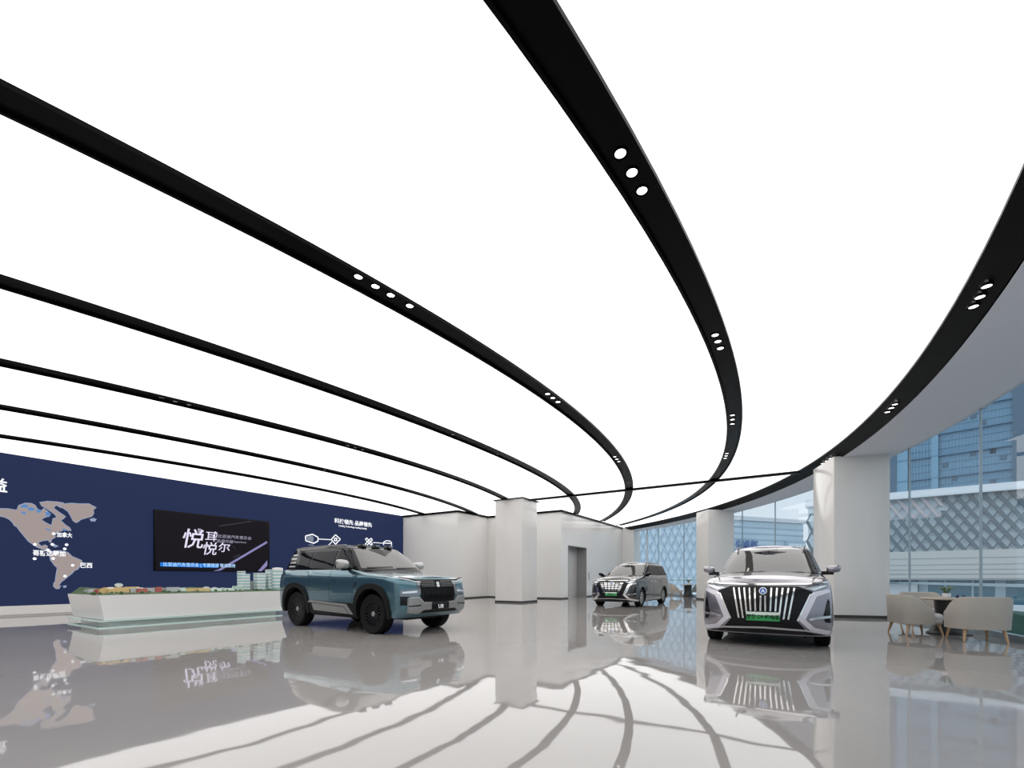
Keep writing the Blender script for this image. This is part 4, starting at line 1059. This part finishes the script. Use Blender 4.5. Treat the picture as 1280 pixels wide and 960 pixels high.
def lattice(bm, x0, x1, z0, z1, px, pz, wa, wb, y):
    """two families of slanted bars, clipped to the rectangle"""
    for s, w, dy in ((1, wa, 0), (-1, wb, .06)):
        k = pz/px; n0 = int((x0-(z1-z0)/k)/px)-1; n1 = int((x1+(z1-z0)/k)/px)+1
        for i in range(n0, n1+1):
            xa = i*px; P = []
            def X(z): return xa-s*(z-z0)/k
            za, zb_ = z0, z1
            # clip in x
            for lim in (x0, x1):
                zl = z0-s*(lim-xa)*k
                inside0 = x0 <= X(za) <= x1; inside1 = x0 <= X(zb_) <= x1
                if not inside0 and za < zl < zb_ and ((lim == x0 and X(za) < x0) or (lim == x1 and X(za) > x1)): za = zl
                elif not inside1 and za < zl < zb_ and ((lim == x0 and X(zb_) < x0) or (lim == x1 and X(zb_) > x1)): zb_ = zl
            if not (x0-.01 <= X(za) <= x1+.01 and x0-.01 <= X(zb_) <= x1+.01) or zb_-za < .05: continue
            v = []
            for z in (za, zb_):
                x = X(z); v += [bm.verts.new((x-w/2, y+dy-.05, z)), bm.verts.new((x+w/2, y+dy-.05, z)), bm.verts.new((x+w/2, y+dy+.05, z)), bm.verts.new((x-w/2, y+dy+.05, z))]
            for f in ((3, 2, 1, 0), (4, 5, 6, 7), (0, 1, 5, 4), (1, 2, 6, 5), (2, 3, 7, 6), (3, 0, 4, 7)): bm.faces.new([v[q] for q in f])
# lattice-fronted building across the plaza: its near end lies beyond the right edge of the view
K0 = (24.3, 37.5); dirv = Vector((5.6, -4.5)).normalized()
K1 = tuple(Vector(K0)+dirv*26)
b, L = building('building', 'pale building with a grey diamond lattice band, across from the armchairs', K0, K1)
bm = B(); box(bm, 0, L, .35, 6, 3.0, 7.5); obj('facade', bm, M['lat_back'], b)
bm = B(); box(bm, -.15, L, -.35, 6, 7.0, 7.18); box(bm, -.15, L, -.15, 6, 7.18, 7.55); obj('parapet', bm, M['concrete'], b)
xs = 8.1
bm = B(); lattice(bm, xs, L, 3.12, 7.0, .66, 1.05, .25, .08, .1); lattice(bm, 2.0, xs, 3.12, 5.52, .66, 1.05, .25, .08, .1); obj('lattice', bm, M['lat'], b, ang=10)
bm = B(); lattice(bm, 2.0, xs, 5.55, 7.0, .66, 1.05, .22, .08, .1); obj('painted_reflection_lattice', bm, M['lat_refl'], b, ang=10)  # upper bars whitened: a reflection painted into their colour
bm = B(); lattice(bm, 0.0, 1.9, 1.0, 6.4, .7, 1.6, .22, .12, -.3); obj('end_lattice', bm, M['lat'], b, ang=10)
bm = B(); box(bm, 2, L, -.25, 1, 1.02, 3.1); obj('canopy_cladding', bm, M['slat'], b)
bm = B()
for z, h in ((2.55, .03), (2.1, .03), (1.75, .03), (1.42, .05), (1.03, .13)): box(bm, 2, L, -.27, -.2, z, z+h)
obj('cladding_joint', bm, M['slat_d'], b)
bm = B(); box(bm, 2, L, .8, 6, -1.1, 1.02); obj('shop_front', bm, M['shop'], b)
rr = random.Random(11)
for k in range(18):
    x = 2.6+k*1.35+rr.random()*.5; bm = B(); w = .12 if k % 3 else .5; box(bm, x, x+w, .74, .82, -1.1, 1.02); obj('shop_mullion', bm, M['shop_p'], b)
bm = B(); box(bm, 4.6, 6.8, .5, .7, -1.1, .86); obj('shop_sign_band', bm, M['concrete'], b)
bm = B(); box(bm, 2, L, -2.2, -1.6, -1.1, -.55); obj('step', bm, M['concrete'], b)
h = B(); h2 = (12.0, 12.6); hp = [arc_pt(RG+2.2, (A0+(A1-A0)*t)) for t in (.50, .53, .56, .59, .615)]; hq = [arc_pt(RG+3.0, (A0+(A1-A0)*t)) for t in (.50, .53, .56, .59, .615)]
prism(h, hp+hq[::-1], -1.1, .25); bmesh.ops.subdivide_edges(h, edges=h.edges, cuts=3, use_grid_fill=True)
for v in h.verts: v.co += Vector((rr.uniform(-.04, .04), rr.uniform(-.04, .04), rr.uniform(-.03, .03) if v.co.z > 0 else 0))
o = obj('hedge', h, M['hedge'], ang=5); tag(o, 'low dark green hedge outside the glass behind the nearest armchair', 'hedge')
# blue tower
TY = 84.0
t, L = building('tower_building', 'tall blue glass tower rising behind the lattice building', ((1113.5-640)/F*TY, TY), ((1278-640)/F*(TY-12), TY-12))
Hh = 62
bm = B(); box(bm, 0, L, 0, 22, -1.1, Hh); obj('facade', bm, M['tower'], t)
bm = B(); box(bm, -.2, L*.15, -.5, 2, -1.1, Hh); box(bm, L*.345, L*.40, -.55, 2, -1.1, Hh); obj('projecting_bay', bm, M['tower_l'], t)
bm = B(); box(bm, L*.935, L+.3, -.6, 22.4, -1.1, Hh); box(bm, -.5, .9, -.6, 22, -1.1, Hh); obj('corner_strip', bm, M['tower_d'], t)
bm = B()
for k in range(38): z = 11+k*1.25; box(bm, .9, L*.935, -.58 if k % 3 == 0 else -.12, .05, z, z+(.16 if k % 3 == 0 else .10))
obj('floor_bands', bm, M['tower_f'], t)
bm = B()
for k in range(34): x = L*(.05+.026*k); box(bm, x, x+.10, -.10, .05, 11, Hh)
obj('facade_fins', bm, M['tower_l'], t)
for k in range(26):
    x = L*(.43+.07*(k % 7)); z = 14+1.25*rr.randrange(0, 22); bm = B(); box(bm, x, x+.7, -.16, .05, z, z+.8); obj('open_window', bm, M['tower_d'], t)
# low blue building between the two front columns, with sign letters on its roof line
WY = 62.0
b, L = building('building', 'low blue-grey building with roof letters seen between the two columns', ((907-640)/F*59, 59), ((1004-640)/F*64, 64))
bm = B(); box(bm, 0, L, 0, 10, -1.1, 8.7); obj('facade', bm, M['bgb'], b)
bm = B(); box(bm, -.2, L+.2, -.4, 10.2, 8.75, 9.25); obj('parapet', bm, M['concrete'], b)
bm = B()
for z in (7.8, 7.0, 6.2, 5.5, 4.8, 4.1): box(bm, 0, L, -.08, .05, z, z+.14)
obj('facade_bands', bm, M['bgb_l'], b)
bm = B(); box(bm, L*.74, L*.985, -.5, .05, 4.0, 6.3); o = obj('bay_window', bm, M['bgb_l'], b)
for k in range(5): bm = B(); box(bm, L*(.755+.045*k), L*(.755+.045*k+.035), -.55, -.48, 4.1, 5.9); obj('pane', bm, M['lat_back'], o)
me_m = Matrix.Translation((L*.09, -.5, 5.0)) @ Matrix.Rotation(pi/2, 4, 'X')
text('S MUIS', 1.5, M['sign'], b, 'sign_lettering', me_m, bold=.03, depth=.08, sx=.85)
# tall lattice screen farther left
b, L = building('building', 'pale blue building with a tall diamond lattice screen behind the dark minivan', ((765-640)/F*52, 52), ((890-640)/F*47, 47))
bm = B(); box(bm, 0, L, .3, 4, -1.1, 11); obj('facade', bm, M['lat_back'], b)
bm = B(); lattice(bm, .2, L-.2, .1, 10.5, .75, 1.75, .20, .08, .1); obj('lattice', bm, M['bgb_l'], b, ang=10)


# ================================================================== LIGHT, CAMERA
sun = bpy.data.lights.new('overcast_daylight', 'SUN'); sun.energy = 1.7; sun.angle = radians(100); sun.color = (.95, .98, 1)
so = bpy.data.objects.new('overcast_daylight', sun); C.objects.link(so); so.location = (-30, -10, 60)
so.rotation_euler = Vector((.62, .45, -.72)).to_track_quat('-Z', 'Y').to_euler()
w = bpy.data.worlds.new('overcast_sky'); SC.world = w; w.use_nodes = True
bg = w.node_tree.nodes['Background']; bg.inputs[0].default_value = (.84, .89, .94, 1); bg.inputs[1].default_value = 1.0
cam = bpy.data.cameras.new('camera'); co = bpy.data.objects.new('camera', cam); C.objects.link(co)
cam.sensor_width = 36; cam.lens = 36*F/1280; cam.shift_y = (HZ-480)/1280; cam.clip_end = 500; cam.clip_start = .05
co.location = (0, 0, CAMZ); co.rotation_euler = (pi/2, 0, YAW); SC.camera = co
SC.view_settings.view_transform = 'Standard'; SC.view_settings.look = 'None'; SC.view_settings.gamma = 1; SC.view_settings.use_curve_mapping = False
SC.view_settings.exposure = 0.0
SC.cycles.use_denoising = True; SC.cycles.max_bounces = 10; SC.cycles.transparent_max_bounces = 24; SC.cycles.sample_clamp_indirect = 8
